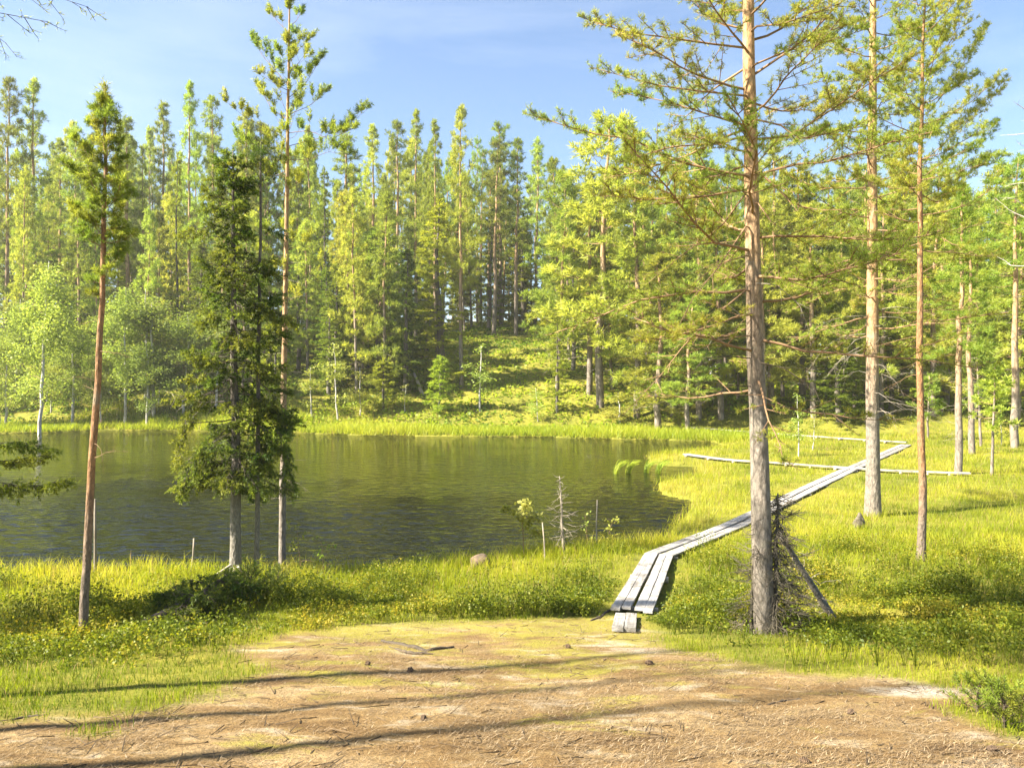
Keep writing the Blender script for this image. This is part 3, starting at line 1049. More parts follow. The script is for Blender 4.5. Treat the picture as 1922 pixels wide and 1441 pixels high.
hero_tree('scots_pine', 'slim dark-stemmed pine with upswept boughs on the shrubby mound at right', 'pine tree', B3, pix(1739, -70, D3), .068,
          (M['bark_slim'], M['twig'], M['pine_near']), br_pine3, 103, flare=.3, wob=.012, bow=-.04, power=.75)

# --- the young red-stemmed pine on the left
B4 = hit(155, 1196)
D4 = B4[1]


def br_pine4(path, rad, rng):
    out = []
    Ht = path[-1][2]
    S = D4 / FPX
    z0 = (1196 - 560) * S
    for k, z in enumerate(np.arange(z0, Ht - .12, .045)):
        f = (z - z0) / (Ht - z0)
        az = k * 2.399 + rng.normal() * .3
        L = np.interp(f, [0, .15, .3, .55, .8, .9, 1], [.08, .22, .36, .31, .18, .07, .05]) * (.55 + .75 * rng.random())
        el = -.15 + .9 * f + rng.normal() * .15
        p = bend_path(rng, at_h(path, z), az, el, L, curve=.6, n=6, jit=.12)
        if f < .28 and rng.random() < .5: continue
        out.append((p, .006 + .005 * L, dict(PINE, tint=.18, tip=.5, tpm=22, t0=.1, twl=.16, sub=5, sl=.06, per=26, nl=.06, nw=.0062, up=.3)))
    tip = at_h(path, Ht - .02)
    out.append((np.array([at_h(path, Ht - .28), at_h(path, Ht - .1), tip]), .008, dict(PINE, tpm=40, t0=.05, twl=.10, sub=4, sl=.07, per=16, nl=.06, nw=.0065, fwd=1.2, up=.4)))
    for z in np.arange((1196 - 860) * S, z0, .16):
        p = bend_path(rng, at_h(path, z), rng.random() * 6.28, .1 + rng.normal() * .25, .18 + .35 * rng.random(), curve=-.4, n=5, jit=.15)
        out.append((p, .005, dict(DEADB, wood=M['twig'], tpm=8, twl=.15, name='dead_branch')))
    return out


hero_tree('young_pine', 'slender young pine with reddish bare stem and small pointed crown on the left', 'pine tree', B4, pix(197, 168, D4 + .1), .046,
          (M['bark_slim'], M['twig'], M['pine_near']), br_pine4, 104, flare=.15, wob=.02, bow=.03, power=.75, sides=10)

# --- the shaggy spruce with its thin twin and the tall sparse pine at the water
B5 = hit(441, 1082)
D5 = B5[1]
SPR = dict(tpm=20, t0=.15, twl=.36, sub=7, q0=.12, sl=.13, per=15, nl=.048, nw=.016, spread=.95, fwd=.7, out=.8, up=-.12, noise=.28, sag=-.25,
           sfwd=1.0, snoise=.35, sup=-.1, shoots=True, tint=.42, tj=.2, shrink=.5)
SPD = dict(tpm=12, t0=.1, twl=.30, sub=0, per=0, fwd=.5, out=.6, up=-.25, noise=.5, sag=-.35)


def br_spruce(path, rad, rng):
    out = []
    Ht = path[-1][2]
    S = D5 / FPX
    def zpx(py): return (1082 - py) * S
    prof = [(285, 12), (330, 30), (390, 46), (425, 38), (455, 30), (490, 58), (540, 74), (590, 72), (640, 84), (690, 80), (740, 96), (800, 88), (850, 92), (890, 60), (930, 40)]
    pys = [p[0] for p in prof]; hw = [p[1] for p in prof]
    z = zpx(925)
    k = 0
    while z < Ht - .1:
        py = 1082 - z / S
        az = k * 2.399 + rng.normal() * .35
        L = np.interp(py, pys, hw) * S * (.38 + .95 * rng.random() ** 1.2)
        el = -.32 + .55 * smooth(600, 300, py) + rng.normal() * .15
        p = bend_path(rng, at_h(path, z), az, el, max(L, .12), curve=.45, n=7, jit=.1)
        bare = py > 430 and rng.random() < (.30 if py < 560 else .42)
        sp = dict(SPD) if bare else dict(SPR, tip=.9, keep=.92 if py > 480 else 1.0, t0=.30 if py > 480 else .1, twl=min(.34, L * .5 + .08), tint=.35 + .3 * rng.random())
        if bare: sp['wood'] = M['twig_grey'] if rng.random() < .4 else M['twig_dark']; sp['name'] = 'dead_branch'
        out.append((p, .007 + .010 * L, sp))
        z += (.040 if py > 420 else .036) * (.7 + .6 * rng.random())
        k += 1
    ex = [([(430, 410), (395, 425), (352, 432)], -.3, .9), ([(430, 800), (380, 850), (352, 882), (342, 918)], -.5, .8), ([(445, 860), (390, 868), (350, 868)], .3, .8),
          ([(450, 700), (380, 745), (350, 790), (334, 850)], -.2, .9), ([(450, 690), (520, 745), (536, 830), (545, 910)], .2, .9), ([(450, 560), (510, 580), (540, 600)], -.3, 1)]
    for pts, dd, keep in ex:
        out.append((px_path(B5, pts, D5, D5 + dd), .014, dict(SPR, keep=keep, tint=.62, tip=.8, t0=.3)))
    return out


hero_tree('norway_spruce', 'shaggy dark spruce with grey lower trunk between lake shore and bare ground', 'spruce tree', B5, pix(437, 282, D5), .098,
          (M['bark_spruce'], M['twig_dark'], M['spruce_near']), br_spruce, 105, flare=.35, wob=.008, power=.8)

B6 = hit(480, 1084)
D6 = B6[1] + .25
B6 = np.array([(480 - CX) / FPX * D6, D6, hz((480 - CX) / FPX * D6, D6)])


def br_twin(path, rad, rng):
    out = []
    Ht = path[-1][2]
    S = D6 / FPX
    z = (1084 - 900) * S
    k = 0
    while z < Ht - .08:
        py = 1084 - z / S
        az = k * 2.399 + rng.normal() * .4
        L = np.interp(py, [270, 330, 400, 600, 900], [22, 40, 30, 55, 60]) * S * (.6 + .6 * rng.random())
        p = bend_path(rng, at_h(path, z), az, -.2 + .8 * smooth(500, 280, py), L, curve=.4, n=6, jit=.12)
        gap = 345 < py < 430
        if py < 345:
            sp = dict(PINE, tpm=16, twl=.2, sub=4, sl=.10, per=15, nl=.06, nw=.008, tint=.3)
        elif gap or rng.random() < .4:
            sp = dict(SPD, wood=M['twig_dark'], name='dead_branch')
        else:
            sp = dict(SPR, keep=.6, tint=.35)
        out.append((p, .006 + .008 * L, sp))
        z += (.10 if py > 345 else .055) * (.7 + .6 * rng.random())
        k += 1
    return out


hero_tree('young_pine', 'thin dark-stemmed young tree crowded against the shaggy spruce, tufted green top', 'pine tree', B6, pix(490, 266, D6), .045,
          (M['bark_spruce'], M['twig_dark'], M['spruce_near']), br_twin, 106, flare=.2, wob=.012, power=.6, sides=9)

B7 = hit(529, 1064)
D7 = B7[1] + .3
B7 = np.array([(529 - CX) / FPX * D7, D7, hz((529 - CX) / FPX * D7, D7)])
CANDLE = dict(PINE, tpm=7, t0=.35, twl=.34, sub=4, q0=.5, sl=.17, per=34, nl=.085, nw=.013, up=.75, fwd=.75, out=.6, tint=.4, sup=.7, snoise=.3, noise=.2)


def br_tall(path, rad, rng):
    out = []
    Ht = path[-1][2]
    S = D7 / FPX
    ex = [([(538, 262), (500, 240), (462, 222), (432, 198)], -.4), ([(540, 275), (590, 262), (640, 250), (682, 212)], .3), ([(540, 250), (580, 245), (620, 262), (655, 245)], -.5),
          ([(540, 160), (515, 130), (492, 105), (480, 80)], .3), ([(541, 185), (575, 155), (598, 118)], .2), ([(540, 170), (520, 160), (497, 146)], -.3),
          ([(541, 110), (560, 95), (575, 80)], -.2), ([(540, 60), (525, 45), (514, 34)], .1), ([(543, 50), (556, 40), (562, 30)], .2),
          ([(541, 215), (580, 200), (604, 180)], -.3), ([(540, 225), (510, 205), (490, 170)], .4), ([(540, 300), (500, 300), (470, 285), (450, 262)], .3),
          ([(538, 300), (580, 300), (615, 285), (650, 290)], -.4), ([(542, 135), (555, 125), (568, 108)], -.4), ([(539, 320), (510, 335), (490, 320)], -.3)]
    for pts, dd in ex:
        out.append((px_path(B7, pts, D7, D7 + dd), .012, CANDLE))
    for k, py in enumerate(np.arange(15, 335, 12)):
        z = (1064 - py) * S
        az = k * 2.399 + rng.normal() * .3
        L = (.12 + .95 * (py / 330) ** 1.1) * (.6 + .5 * rng.random()) * .7
        p = bend_path(rng, at_h(path, z), az, .25 + rng.normal() * .15, L, curve=.8, n=6, jit=.1)
        out.append((p, .006 + .006 * L, dict(CANDLE, tpm=6, keep=.9)))
    for py in (385, 400, 415, 430, 470, 510):
        p = bend_path(rng, at_h(path, (1064 - py) * S), rng.random() * 6.28, 0, .45, curve=.7, n=6, jit=.1)
        out.append((p, .008, dict(CANDLE, tpm=9, keep=.8)))
    out.append((np.array([at_h(path, Ht - .5), at_h(path, Ht - .2), path[-1]]), .008, dict(CANDLE, tpm=16, t0=.05, twl=.12, up=1.0)))
    for py in np.arange(440, 900, 34):
        p = bend_path(rng, at_h(path, (1064 - py) * S), rng.random() * 6.28, 0, .3 + .3 * rng.random(), curve=-.4, n=5, jit=.15)
        out.append((p, .006, dict(DEADB, wood=M['twig_grey'], name='dead_branch')))
    return out


hero_tree('scots_pine', 'tall thin pine with candelabra-like sparse top rising behind the shaggy spruce', 'pine tree', B7, pix(544, -14, D7), .072,
          (M['bark_pine'], M['twig'], M['pine_near']), br_tall, 107, flare=.2, wob=.008, power=.7, sides=10)

# --- trees just outside the picture on the left: their trunks throw the stripes on the earth, their boughs hang into view
def offtree(label, x, y, Ht, r, seed, boughs=(), crown0=.55, kind='pine'):
    base = np.array([x, y, hz(x, y)])
    def br(path, rad, rng):
        out = []
        for pts, d0, d1, sp, rr in boughs:
            out.append((px_path(base, pts, d0, d1), rr, sp))
        z = Ht * crown0
        k = 0
        while z < Ht - .2:
            f = (z - Ht * crown0) / (Ht * (1 - crown0))
            if kind == 'pine':
                L = (1.9 * (1 - f) ** .7 + .3) * (.7 + .5 * rng.random()); sp = dict(PINE, tpm=4, twl=.6, sub=4, sl=.2, per=9, nl=.13, nw=.03); el = .0 + .5 * f
                st = .33
            else:
                L = (1.45 * (1 - f) ** .9 + .15) * (.7 + .5 * rng.random()); sp = dict(SPR, tpm=6, twl=.5, sub=5, sl=.2, per=9, nl=.10, nw=.03); el = -.3 + .5 * f
                st = .15
            p = bend_path(rng, at_h(path, z), k * 2.399, el, L, curve=.3, n=6)
            out.append((p, .02, sp))
            z += st * (.7 + .6 * rng.random()); k += 1
        return out
    mats = (M['bark_pine'], M['twig'], M['pine_near']) if kind == 'pine' else (M['bark_spruce'], M['twig_dark'], M['spruce_near'])
    return hero_tree('scots_pine' if kind == 'pine' else 'norway_spruce', label, 'pine tree' if kind == 'pine' else 'spruce tree', base, base + np.array([.1, .1, Ht]), r, mats, br, seed, sides=10, wob=.006)


offtree('broad spruce beyond the left edge shading the near shore shrubs', -9.6, 7.2, 7.6, .12, 205, (), .05, 'spruce')
HANG = dict(tpm=9, t0=.3, twl=.22, sub=3, q0=.6, sl=.04, per=6, nl=.03, nw=.004, fwd=.7, out=.7, up=-.25, noise=.5, sag=-.35, wood=M['twig_dark'], tint=.2, shoots=True)
offtree('pine beyond the left edge whose bare twigs hang into the top left corner', -5.6, 4.75, 13.5, .085, 201,
        [([(-700, -40), (-300, -10), (-60, 8), (40, 36), (92, 42)], 4.7, 4.9, HANG, .012), ([(-400, -60), (-80, -20), (70, -12), (130, -2), (166, 14)], 4.8, 4.9, HANG, .010),
         ([(-400, 0), (-100, 20), (-20, 55), (12, 82)], 4.8, 4.7, HANG, .009)], .62)
offtree('pine beyond the left edge casting the middle shadow stripe on the earth', -5.3, 3.9, 12.5, .06, 202, (), .64)
offtree('pine beyond the left edge casting the lowest shadow stripe on the earth', -5.4, 3.0, 13, .075, 203, (), .66)
TIPS = dict(SPR, t0=.62, tint=.9, keep=.75, twl=.15, tpm=12, sub=5)
offtree('spruce beyond the left edge with bough tips reaching over the lake at left', -7.9, 8.1, 6.0, .11, 204,
        [([(-250, 830), (-120, 850), (0, 868), (78, 855)], 8.2, 8.6, TIPS, .016), ([(-250, 850), (-120, 880), (0, 905), (60, 915), (118, 900)], 8.2, 8.3, TIPS, .016),
         ([(-250, 820), (-100, 838), (30, 828), (84, 838)], 8.3, 8.8, TIPS, .012)], .12, 'spruce')

# ------------------------------------------------------------------ trees across the lake: a stock of kinds, then one copy per tree
def far_pine(seed, Ht=20.0, crown=.45, hw=2.2, shape=.7, per=12, dead=14, tint=.5, step=.42, nl=.32, nw=.042, el0=-.15):
    rng = np.random.default_rng(seed)
    tr, cr = MB(), MB()
    path = trunk_path((0, 0, 0), (rng.normal() * .25, rng.normal() * .25, Ht), rng, 14, .02)
    path[0, 2] = -.5
    rad = .02 + (.0095 * Ht) * (1 - np.linspace(0, 1, 14)) ** .75
    v, t = tube(path, rad, 8); tr.add(v, t)
    for k in range(dead):
        z = Ht * (.12 + (crown - .02) * rng.random())
        p = bend_path(rng, at_h(path, z), rng.random() * 6.28, .1, hw * (.25 + .45 * rng.random()), curve=-.6, n=5, jit=.2)
        dress(rng, p, .022, dict(DEADB, tpm=3, sides=3, twl=.6), tr, cr, 1, 0)
    z = Ht * crown; k = 0
    while z < Ht - .25:
        f = (z - Ht * crown) / (Ht * (1 - crown))
        L = hw * ((1 - f) ** shape * (.55 + .45 * min(1, f * 4 + .35)) + .1) * (.6 + .6 * rng.random())
        p = bend_path(rng, at_h(path, z), k * 2.399 + rng.normal() * .4, el0 + .75 * f + rng.normal() * .15, L, curve=.35, n=5, jit=.12)
        dress(rng, p, .03, dict(tpm=3.8, t0=.12, twl=.85, sub=6, q0=.25, sl=.3, per=per, nl=nl, nw=nw, spread=.85, fwd=.7, out=.75, up=.25, noise=.3, sfwd=.7,
                                snoise=.6, sup=.35, tint=tint, tj=.2, sides=3, twigs=True), cr, cr, 1, 0)
        z += step * (.6 + .8 * rng.random()) * (1 - .45 * f); k += 1
    p = np.array([at_h(path, Ht - .9), at_h(path, Ht - .4), path[-1]])
    dress(rng, p, .03, dict(tpm=7, t0=.05, twl=.18, sub=2, q0=.2, sl=.2, per=7, nl=nl, nw=nw, spread=.5, up=.6, tint=tint, sides=3), cr, cr, 1, 0)
    return tr.mesh('pine_trunk', [M['bark_pine_far'], M['twig_grey']], True), cr.mesh('pine_crown', [M['pine'], M['twig']]), Ht, hw


def far_spruce(seed, Ht=16.0, hw=1.6, crown=.06, tint=.45, step=.30, mat='spruce'):
    rng = np.random.default_rng(seed)
    tr, cr = MB(), MB()
    path = trunk_path((0, 0, 0), (rng.normal() * .15, rng.normal() * .15, Ht), rng, 12, .015)
    path[0, 2] = -.5
    rad = .015 + (.010 * Ht) * (1 - np.linspace(0, 1, 12)) ** .85
    v, t = tube(path, rad, 8); tr.add(v, t)
    z = Ht * crown; k = 0
    while z < Ht - .15:
        f = (z - Ht * crown) / (Ht * (1 - crown))
        L = hw * ((1 - f) ** .9 * (.7 + .3 * min(1, 5 * f + .2)) + .05) * (.55 + .65 * rng.random())
        p = bend_path(rng, at_h(path, z), k * 2.399 + rng.normal() * .4, -.35 + .8 * f ** 1.5, L, curve=.3, n=5, jit=.1)
        dress(rng, p, .025, dict(tpm=6, t0=.08, twl=.5, sub=5, q0=.15, sl=.26, per=12, nl=.20, nw=.048, spread=.8, fwd=.7, out=.75, up=-.15, sag=-.2, noise=.3, sfwd=.9,
                                 snoise=.4, sup=-.1, tint=tint, tj=.2, sides=3, twigs=False), cr, cr, 1, 0)
        z += step * (.6 + .8 * rng.random()) * (1 - .4 * f); k += 1
    dress(rng, np.array([at_h(path, Ht - .7), at_h(path, Ht - .3), path[-1]]), .02, dict(tpm=8, t0=.05, twl=.16, sub=3, q0=.2, sl=.2, per=6, nl=.18, nw=.07, spread=.6, up=.4, tint=tint, sides=3), cr, cr, 1, 0)
    return tr.mesh('spruce_trunk', [M['bark_spruce'], M['twig_dark']], True), cr.mesh('spruce_crown', [M[mat], M['twig_dark']]), Ht, hw


def far_birch(seed, Ht=9.0, hw=1.7, crown=.22, n=7500, size=.12, tint=.5, mat='birch', stems=1, bark='bark_birch', fill=.8):
    rng = np.random.default_rng(seed)
    tr, cr = MB(), MB()
    for s in range(stems):
        off = rng.normal(size=2) * .25 if stems > 1 else np.zeros(2)
        hh = Ht * (1 - .12 * s)
        path = trunk_path((off[0], off[1], 0), (off[0] * 3 + rng.normal() * .2, off[1] * 3 + rng.normal() * .2, hh), rng, 12, .03)
        path[0, 2] = -.4
        rad = .008 + (.0085 * Ht) * (1 - np.linspace(0, 1, 12)) ** .8
        v, t = tube(path, rad, 7); tr.add(v, t)
        pts, nb = [], int(26 * fill + 8)
        for k in range(nb):
            f = rng.random() ** 1.1
            z = hh * (crown + (1 - crown) * f * .97)
            L = hw * (math.sin(math.pi * min(1, .22 + .76 * f)) ** .8 * .95 + .1) * (.6 + .6 * rng.random())
            p = bend_path(rng, at_h(path, min(z, hh * .98)), k * 2.399, .75 - .3 * (1 - f), L, curve=-.9, n=6, jit=.15)
            v, t = tube(p, np.linspace(.018, .004, 6) * (Ht / 9), 3); cr.add(v, t, .5, 1)
            m = int(n / nb / stems * (.4 + L / hw))
            q = interp(p, .15 + .85 * rng.random(m))
            q = q + rng.normal(size=(m, 3)) * np.array([.26, .26, .22]) * (hw / 1.7)
            q[:, 2] -= rng.random(m) ** 2 * .5 * (hw / 1.7)
            pts.append(q)
        P = np.concatenate(pts)
        clump = .18 * (vnoise(P[:, 0] + P[:, 2], P[:, 1] - P[:, 2], 1.6, seed) - .5)
        v, t, a = leaves(rng, P, size, tint + clump, .15)
        cr.add(v, t, a, 0)
    return tr.mesh('birch_trunk', [M[bark]], True), cr.mesh('birch_crown', [M[mat], M['twig']]), Ht, hw


STOCK = {
    'pine': [far_pine(300 + k, crown=c, hw=h_, shape=s, dead=dd, tint=t_, step=st_) for k, (c, h_, s, dd, t_, st_) in enumerate(
        [(.38, 2.3, 1.0, 34, .50, .40), (.46, 2.0, .75, 40, .42, .44), (.32, 2.2, 1.15, 30, .55, .42), (.55, 2.2, .65, 44, .48, .42), (.42, 1.8, 1.1, 36, .52, .40), (.28, 2.4, 1.05, 30, .60, .44), (.48, 2.4, .85, 40, .36, .50), (.36, 1.5, .9, 34, .62, .36)])],
    'pinefull': [far_pine(330 + k, Ht=14, crown=c, hw=h_, shape=s, dead=14, tint=t_, step=.34, nl=.28, nw=.05) for k, (c, h_, s, t_) in enumerate(
        [(.16, 2.0, .8, .62), (.22, 2.3, .7, .70), (.12, 1.8, .9, .55), (.24, 2.5, .65, .64), (.14, 2.3, .7, .82), (.18, 2.1, .75, .88)])],
    'spruce': [far_spruce(350 + k, hw=h_, tint=t_) for k, (h_, t_) in enumerate([(1.25, .45), (1.5, .35), (1.0, .6), (1.35, .30), (1.7, .4)])],
    'greenspruce': [far_spruce(360 + k, hw=h_, tint=.6, crown=.08, mat='spruce_fresh') for k, h_ in enumerate([1.3, 1.6])],
    'birch': [far_birch(370, hw=1.7, crown=.2), far_birch(371, hw=2.0, crown=.25, stems=2, n=9000), far_birch(372, hw=1.5, crown=.3), far_birch(373, hw=2.1, crown=.18, n=9000, tint=.4)],
    'sapling': [far_birch(380, Ht=4, hw=.75, crown=.2, n=700, size=.11, mat='sapling', fill=.3), far_birch(381, Ht=4, hw=.9, crown=.15, n=900, size=.11, mat='sapling', fill=.3),
                far_birch(382, Ht=4, hw=.65, crown=.3, n=520, size=.11, mat='sapling', fill=.2)],
    'youngspruce': [far_spruce(390, Ht=4.5, hw=.75, tint=.5, step=.16, mat='spruce_fresh'), far_spruce(391, Ht=4.5, hw=.6, tint=.7, step=.16, mat='spruce_fresh')],
    'youngpine': [far_pine(395, Ht=6, crown=.30, hw=.95, dead=5, tint=.7, step=.22, nl=.2, nw=.05), far_pine(396, Ht=6, crown=.45, hw=.8, dead=6, tint=.6, step=.22, nl=.2, nw=.05)],
}
NAMES = {'pine': ('scots_pine', 'pine tree'), 'pinefull': ('scots_pine', 'pine tree'), 'spruce': ('norway_spruce', 'spruce tree'), 'greenspruce': ('norway_spruce', 'spruce tree'),
         'birch': ('birch_tree', 'birch tree'), 'sapling': ('birch_sapling', 'sapling'), 'youngspruce': ('young_spruce', 'spruce sapling'), 'youngpine': ('young_pine', 'pine sapling')}
MASTER = {}
PLACED = []


def plant(kind, var, loc, height, hw, label, group=None, rot=None, lean=0.0):
    """one tree of the stock: the first use links it, later uses copy the thing and each of its parts"""
    key = (kind, var % len(STOCK[kind]))
    tm, cm, H0, W0 = STOCK[kind][key[1]]
    nm, cat = NAMES[kind]
    if key not in MASTER:
        root = empty(nm, loc)
        tr = bpy.data.objects.new('trunk', tm); COL.objects.link(tr); tr.parent = root
        cr = bpy.data.objects.new('crown', cm); COL.objects.link(cr); cr.parent = root
        MASTER[key] = root
    else:
        src = MASTER[key]
        root = src.copy(); COL.objects.link(root)
        for k in ('label', 'group', 'category'):
            if k in root: del root[k]
        for ch in src.children:
            c = ch.copy(); COL.objects.link(c); c.parent = root
    root.location = tuple(float(c) for c in loc)
    root.scale = (hw / W0, hw / W0, height / H0)
    root.rotation_euler = (lean * .6, lean, rot if rot is not None else (len(PLACED) * 2.399) % 6.283)
    tag(root, label, cat, group)
    PLACED.append((loc[0], loc[1]))
    return root


def plant_px(kind, var, px, base, top_py, hwpx, label, depth=None, group=None, top_px=None):
    """tree from its foot pixel (or its depth) and the photo row of its top"""
    if depth is None:
        p = hit(px, base)
    else:
        x = (px - CX) / FPX * depth
        p = np.array([x, depth, hz(x, depth)])
    d = p[1]
    top = CAM_Z - (top_py - CY) / FPX * d
    lean = 0.0
    o = plant(kind, var, p, max(top - p[2], .3), hwpx / FPX * d, label, group)
    if top_px is not None:
        o.rotation_euler = (0, math.atan2((top_px - px) / FPX * d, top - p[2]), 0)
    return o


# hillside left and middle, one by one
plant_px('pine', 0, 68, 560, 156, 52, 'tall pine with broad ragged top above the tall pale birch at far left', depth=74)
plant_px('pine', 1, 6, 560, 148, 42, 'dark-topped pine at the left picture edge beyond the lake', depth=72)
plant_px('pine', 4, 112, 560, 262, 34, 'lower pine between the ragged-topped pine and the young red-stemmed pine', depth=80)
plant_px('pine', 2, 236, 560, 222, 52, 'pine seen just right of the young red-stemmed pine tip', depth=76)
plant_px('pine', 5, 150, 560, 235, 48, 'broad pine half hidden behind the crown of the young red-stemmed pine', depth=78)
plant_px('pine', 2, 308, 560, 196, 46, 'rounded pine on the skyline left of the tallest narrow pine', depth=78)
plant_px('pine', 4, 355, 560, 160, 34, 'tallest narrow pine on the left skyline above the birches', depth=74)
plant_px('pine', 1, 405, 560, 184, 38, 'spire-topped pine on the skyline left of the shaggy spruce', depth=80)
plant_px('pine', 5, 452, 560, 212, 52, 'bright full pine behind the top of the shaggy spruce', depth=72)
plant_px('greenspruce', 0, 335, 560, 292, 24, 'yellow-green narrow spruce in front of the tallest narrow left pine', depth=70)
plant_px('pine', 3, 498, 560, 240, 40, 'pine behind the tall thin candelabra pine, left of its stem', depth=82)
plant_px('pine', 0, 575, 560, 268, 34, 'pine seen just right of the candelabra pine stem', depth=84)
plant_px('spruce', 1, 609, 655, 318, 28, 'dark spruce spire right of the candelabra pine')
plant_px('greenspruce', 1, 602, 690, 470, 24, 'small yellow-green spruce below the dark spruce spire')
plant_px('pine', 2, 648, 640, 252, 64, 'pale pine with bare lower stem on the slope right of the dark spruce spire')
plant_px('pine', 4, 700, 560, 236, 36, 'slim pine on the skyline above the twin-stemmed pale pine', depth=80)
plant_px('pinefull', 2, 712, 704, 430, 84, 'pale green bushy pine with warm-brown stem above the far shore')
plant_px('pinefull', 0, 726, 695, 470, 45, 'smaller pine sharing the foot of the pale green bushy pine')
plant_px('pine', 1, 752, 600, 234, 38, 'dark-branched pine left of the central pair of tall pines', depth=78)
plant_px('pine', 4, 780, 560, 212, 30, 'narrow pointed pine just left of the central tall pines', depth=84)
plant_px('pine', 2, 818, 580, 228, 36, 'left one of the two central tall bright pines', depth=72)
plant_px('pine', 0, 866, 726, 205, 44, 'tallest central pine with long bare greyish stem down to the glade')
plant_px('greenspruce', 0, 829, 724, 378, 58, 'vivid yellow-green spruce in the middle of the far slope')
plant_px('pine', 3, 939, 612, 236, 44, 'orange-stemmed pine standing at the top of the open glade')
plant_px('pine', 1, 926, 585, 268, 40, 'pine with dry beige branches left of the orange-stemmed glade pine', depth=86)
plant_px('pine', 4, 968, 590, 262, 36, 'dense green pine right behind the orange-stemmed glade pine', depth=86)
plant_px('pine', 5, 1004, 590, 264, 42, 'bluish pine on the skyline at the right end of the central gap', depth=92)
plant_px('youngspruce', 1, 985, 592, 500, 14, 'small spruce at the top edge of the glade')
plant_px('pinefull', 3, 1044, 740, 330, 74, 'brownish pine with many dry twigs on the right side of the glade')
plant_px('greenspruce', 1, 1047, 775, 590, 26, 'narrow light green spruce at the foot of the brownish pine by the glade')
plant_px('spruce', 3, 1078, 735, 430, 34, 'dark spruce in the gap right of the brownish glade pine', depth=70)
plant_px('pinefull', 1, 1126, 742, 228, 118, 'big broad pine with orange stem right of the glade', depth=60)
plant_px('pine', 4, 1106, 738, 330, 50, 'thinner pine just left of the big broad orange-stemmed pine', depth=63)
plant_px('pinefull', 0, 1196, 735, 262, 84, 'broad bushy pine between the big orange-stemmed pine and the thick near pine', depth=58)
plant_px('pinefull', 2, 1236, 770, 480, 78, 'low bushy bright pine leaning over the far right shore', depth=54)
plant_px('pinefull', 3, 1312, 775, 300, 95, 'full yellow-green pine seen left of the thick near pine stem', depth=56)
plant_px('pinefull', 1, 1290, 775, 560, 70, 'low spreading pine at the end of the far shore', depth=52)

# right-hand forest behind the bog
plant_px('pine', 2, 1450, 775, 262, 70, 'pine with pale stem just right of the thick near pine, beyond the bog', depth=58)
plant_px('pinefull', 0, 1508, 775, 322, 92, 'full pine behind the bog between the thick pine and the pale straight pine', depth=60)
plant_px('spruce', 4, 1575, 772, 600, 62, 'dark low spruce at the bog edge just left of the pale straight pine', depth=52)
plant_px('spruce', 1, 1672, 770, 640, 46, 'dark low spruce at the bog edge just right of the pale straight pine', depth=54)
plant_px('pinefull', 3, 1602, 770, 318, 90, 'broad pine rising behind the dark low spruces', depth=62)
plant_px('pinefull', 2, 1700, 770, 330, 80, 'pine seen between the pale straight pine and the slim dark pine', depth=64)
plant_px('pine', 4, 1798, 890, 352, 60, 'thin pale-stemmed pine standing at the end of the side boardwalk')
plant_px('pine', 1, 1829, 852, 402, 56, 'thin brown-stemmed pine behind the pale-stemmed one at right')
plant_px('pine', 3, 1906, 840, 300, 76, 'thick dark-footed pine near the right picture edge')
plant_px('youngpine', 1, 1861, 892, 690, 30, 'thin young pine stem on the bog near the right edge')
plant_px('youngpine', 0, 1842, 838, 640, 34, 'young pine behind the thin bog stem at right')
plant_px('pinefull', 1, 1776, 775, 330, 88, 'bright pine behind the slim dark pine', depth=58)
plant_px('pinefull', 0, 1858, 775, 322, 84, 'bright pine on the skyline left of the right edge', depth=60)
plant_px('pinefull', 2, 1945, 790, 330, 80, 'bright pine cut by the right picture edge', depth=50)
for px_, b_, tp_, h_, v_, lab_ in [(1262, 782, 420, 82, 4, 'light green bushy pine low over the end of the far shore'), (1352, 786, 392, 84, 5, 'light green bushy pine just left of the thick near pine stem'),
                                   (1432, 784, 372, 76, 4, 'light green bushy pine in the gap right of the thick near pine stem'), (1530, 782, 385, 88, 5, 'light green bushy pine left of the stout pale pine, before the forest'),
                                   (1655, 780, 372, 70, 4, 'light green bushy pine right of the stout pale pine, before the forest'), (1752, 782, 388, 80, 5, 'light green bushy pine right of the slim dark pine, before the forest'),
                                   (1832, 786, 372, 84, 4, 'light green bushy pine before the forest near the right edge'), (1908, 800, 402, 70, 5, 'light green bushy pine behind the thick dark-footed pine')]:
    plant_px('pinefull', v_, px_, b_, tp_, h_, lab_)
plant_px('sapling', 2, 1499, 857, 740, 22, 'thin birch sapling on the bog right of the thick near pine')
plant_px('sapling', 0, 1525, 846, 770, 18, 'small birch sapling on the bog, right one of two')
plant_px('youngpine', 0, 1742, 800, 705, 26, 'small bright pine at the bog edge right of the slim dark pine', depth=44)
plant_px('sapling', 1, 1880, 836, 725, 22, 'leafy sapling on the bog beside the thick dark-footed pine')

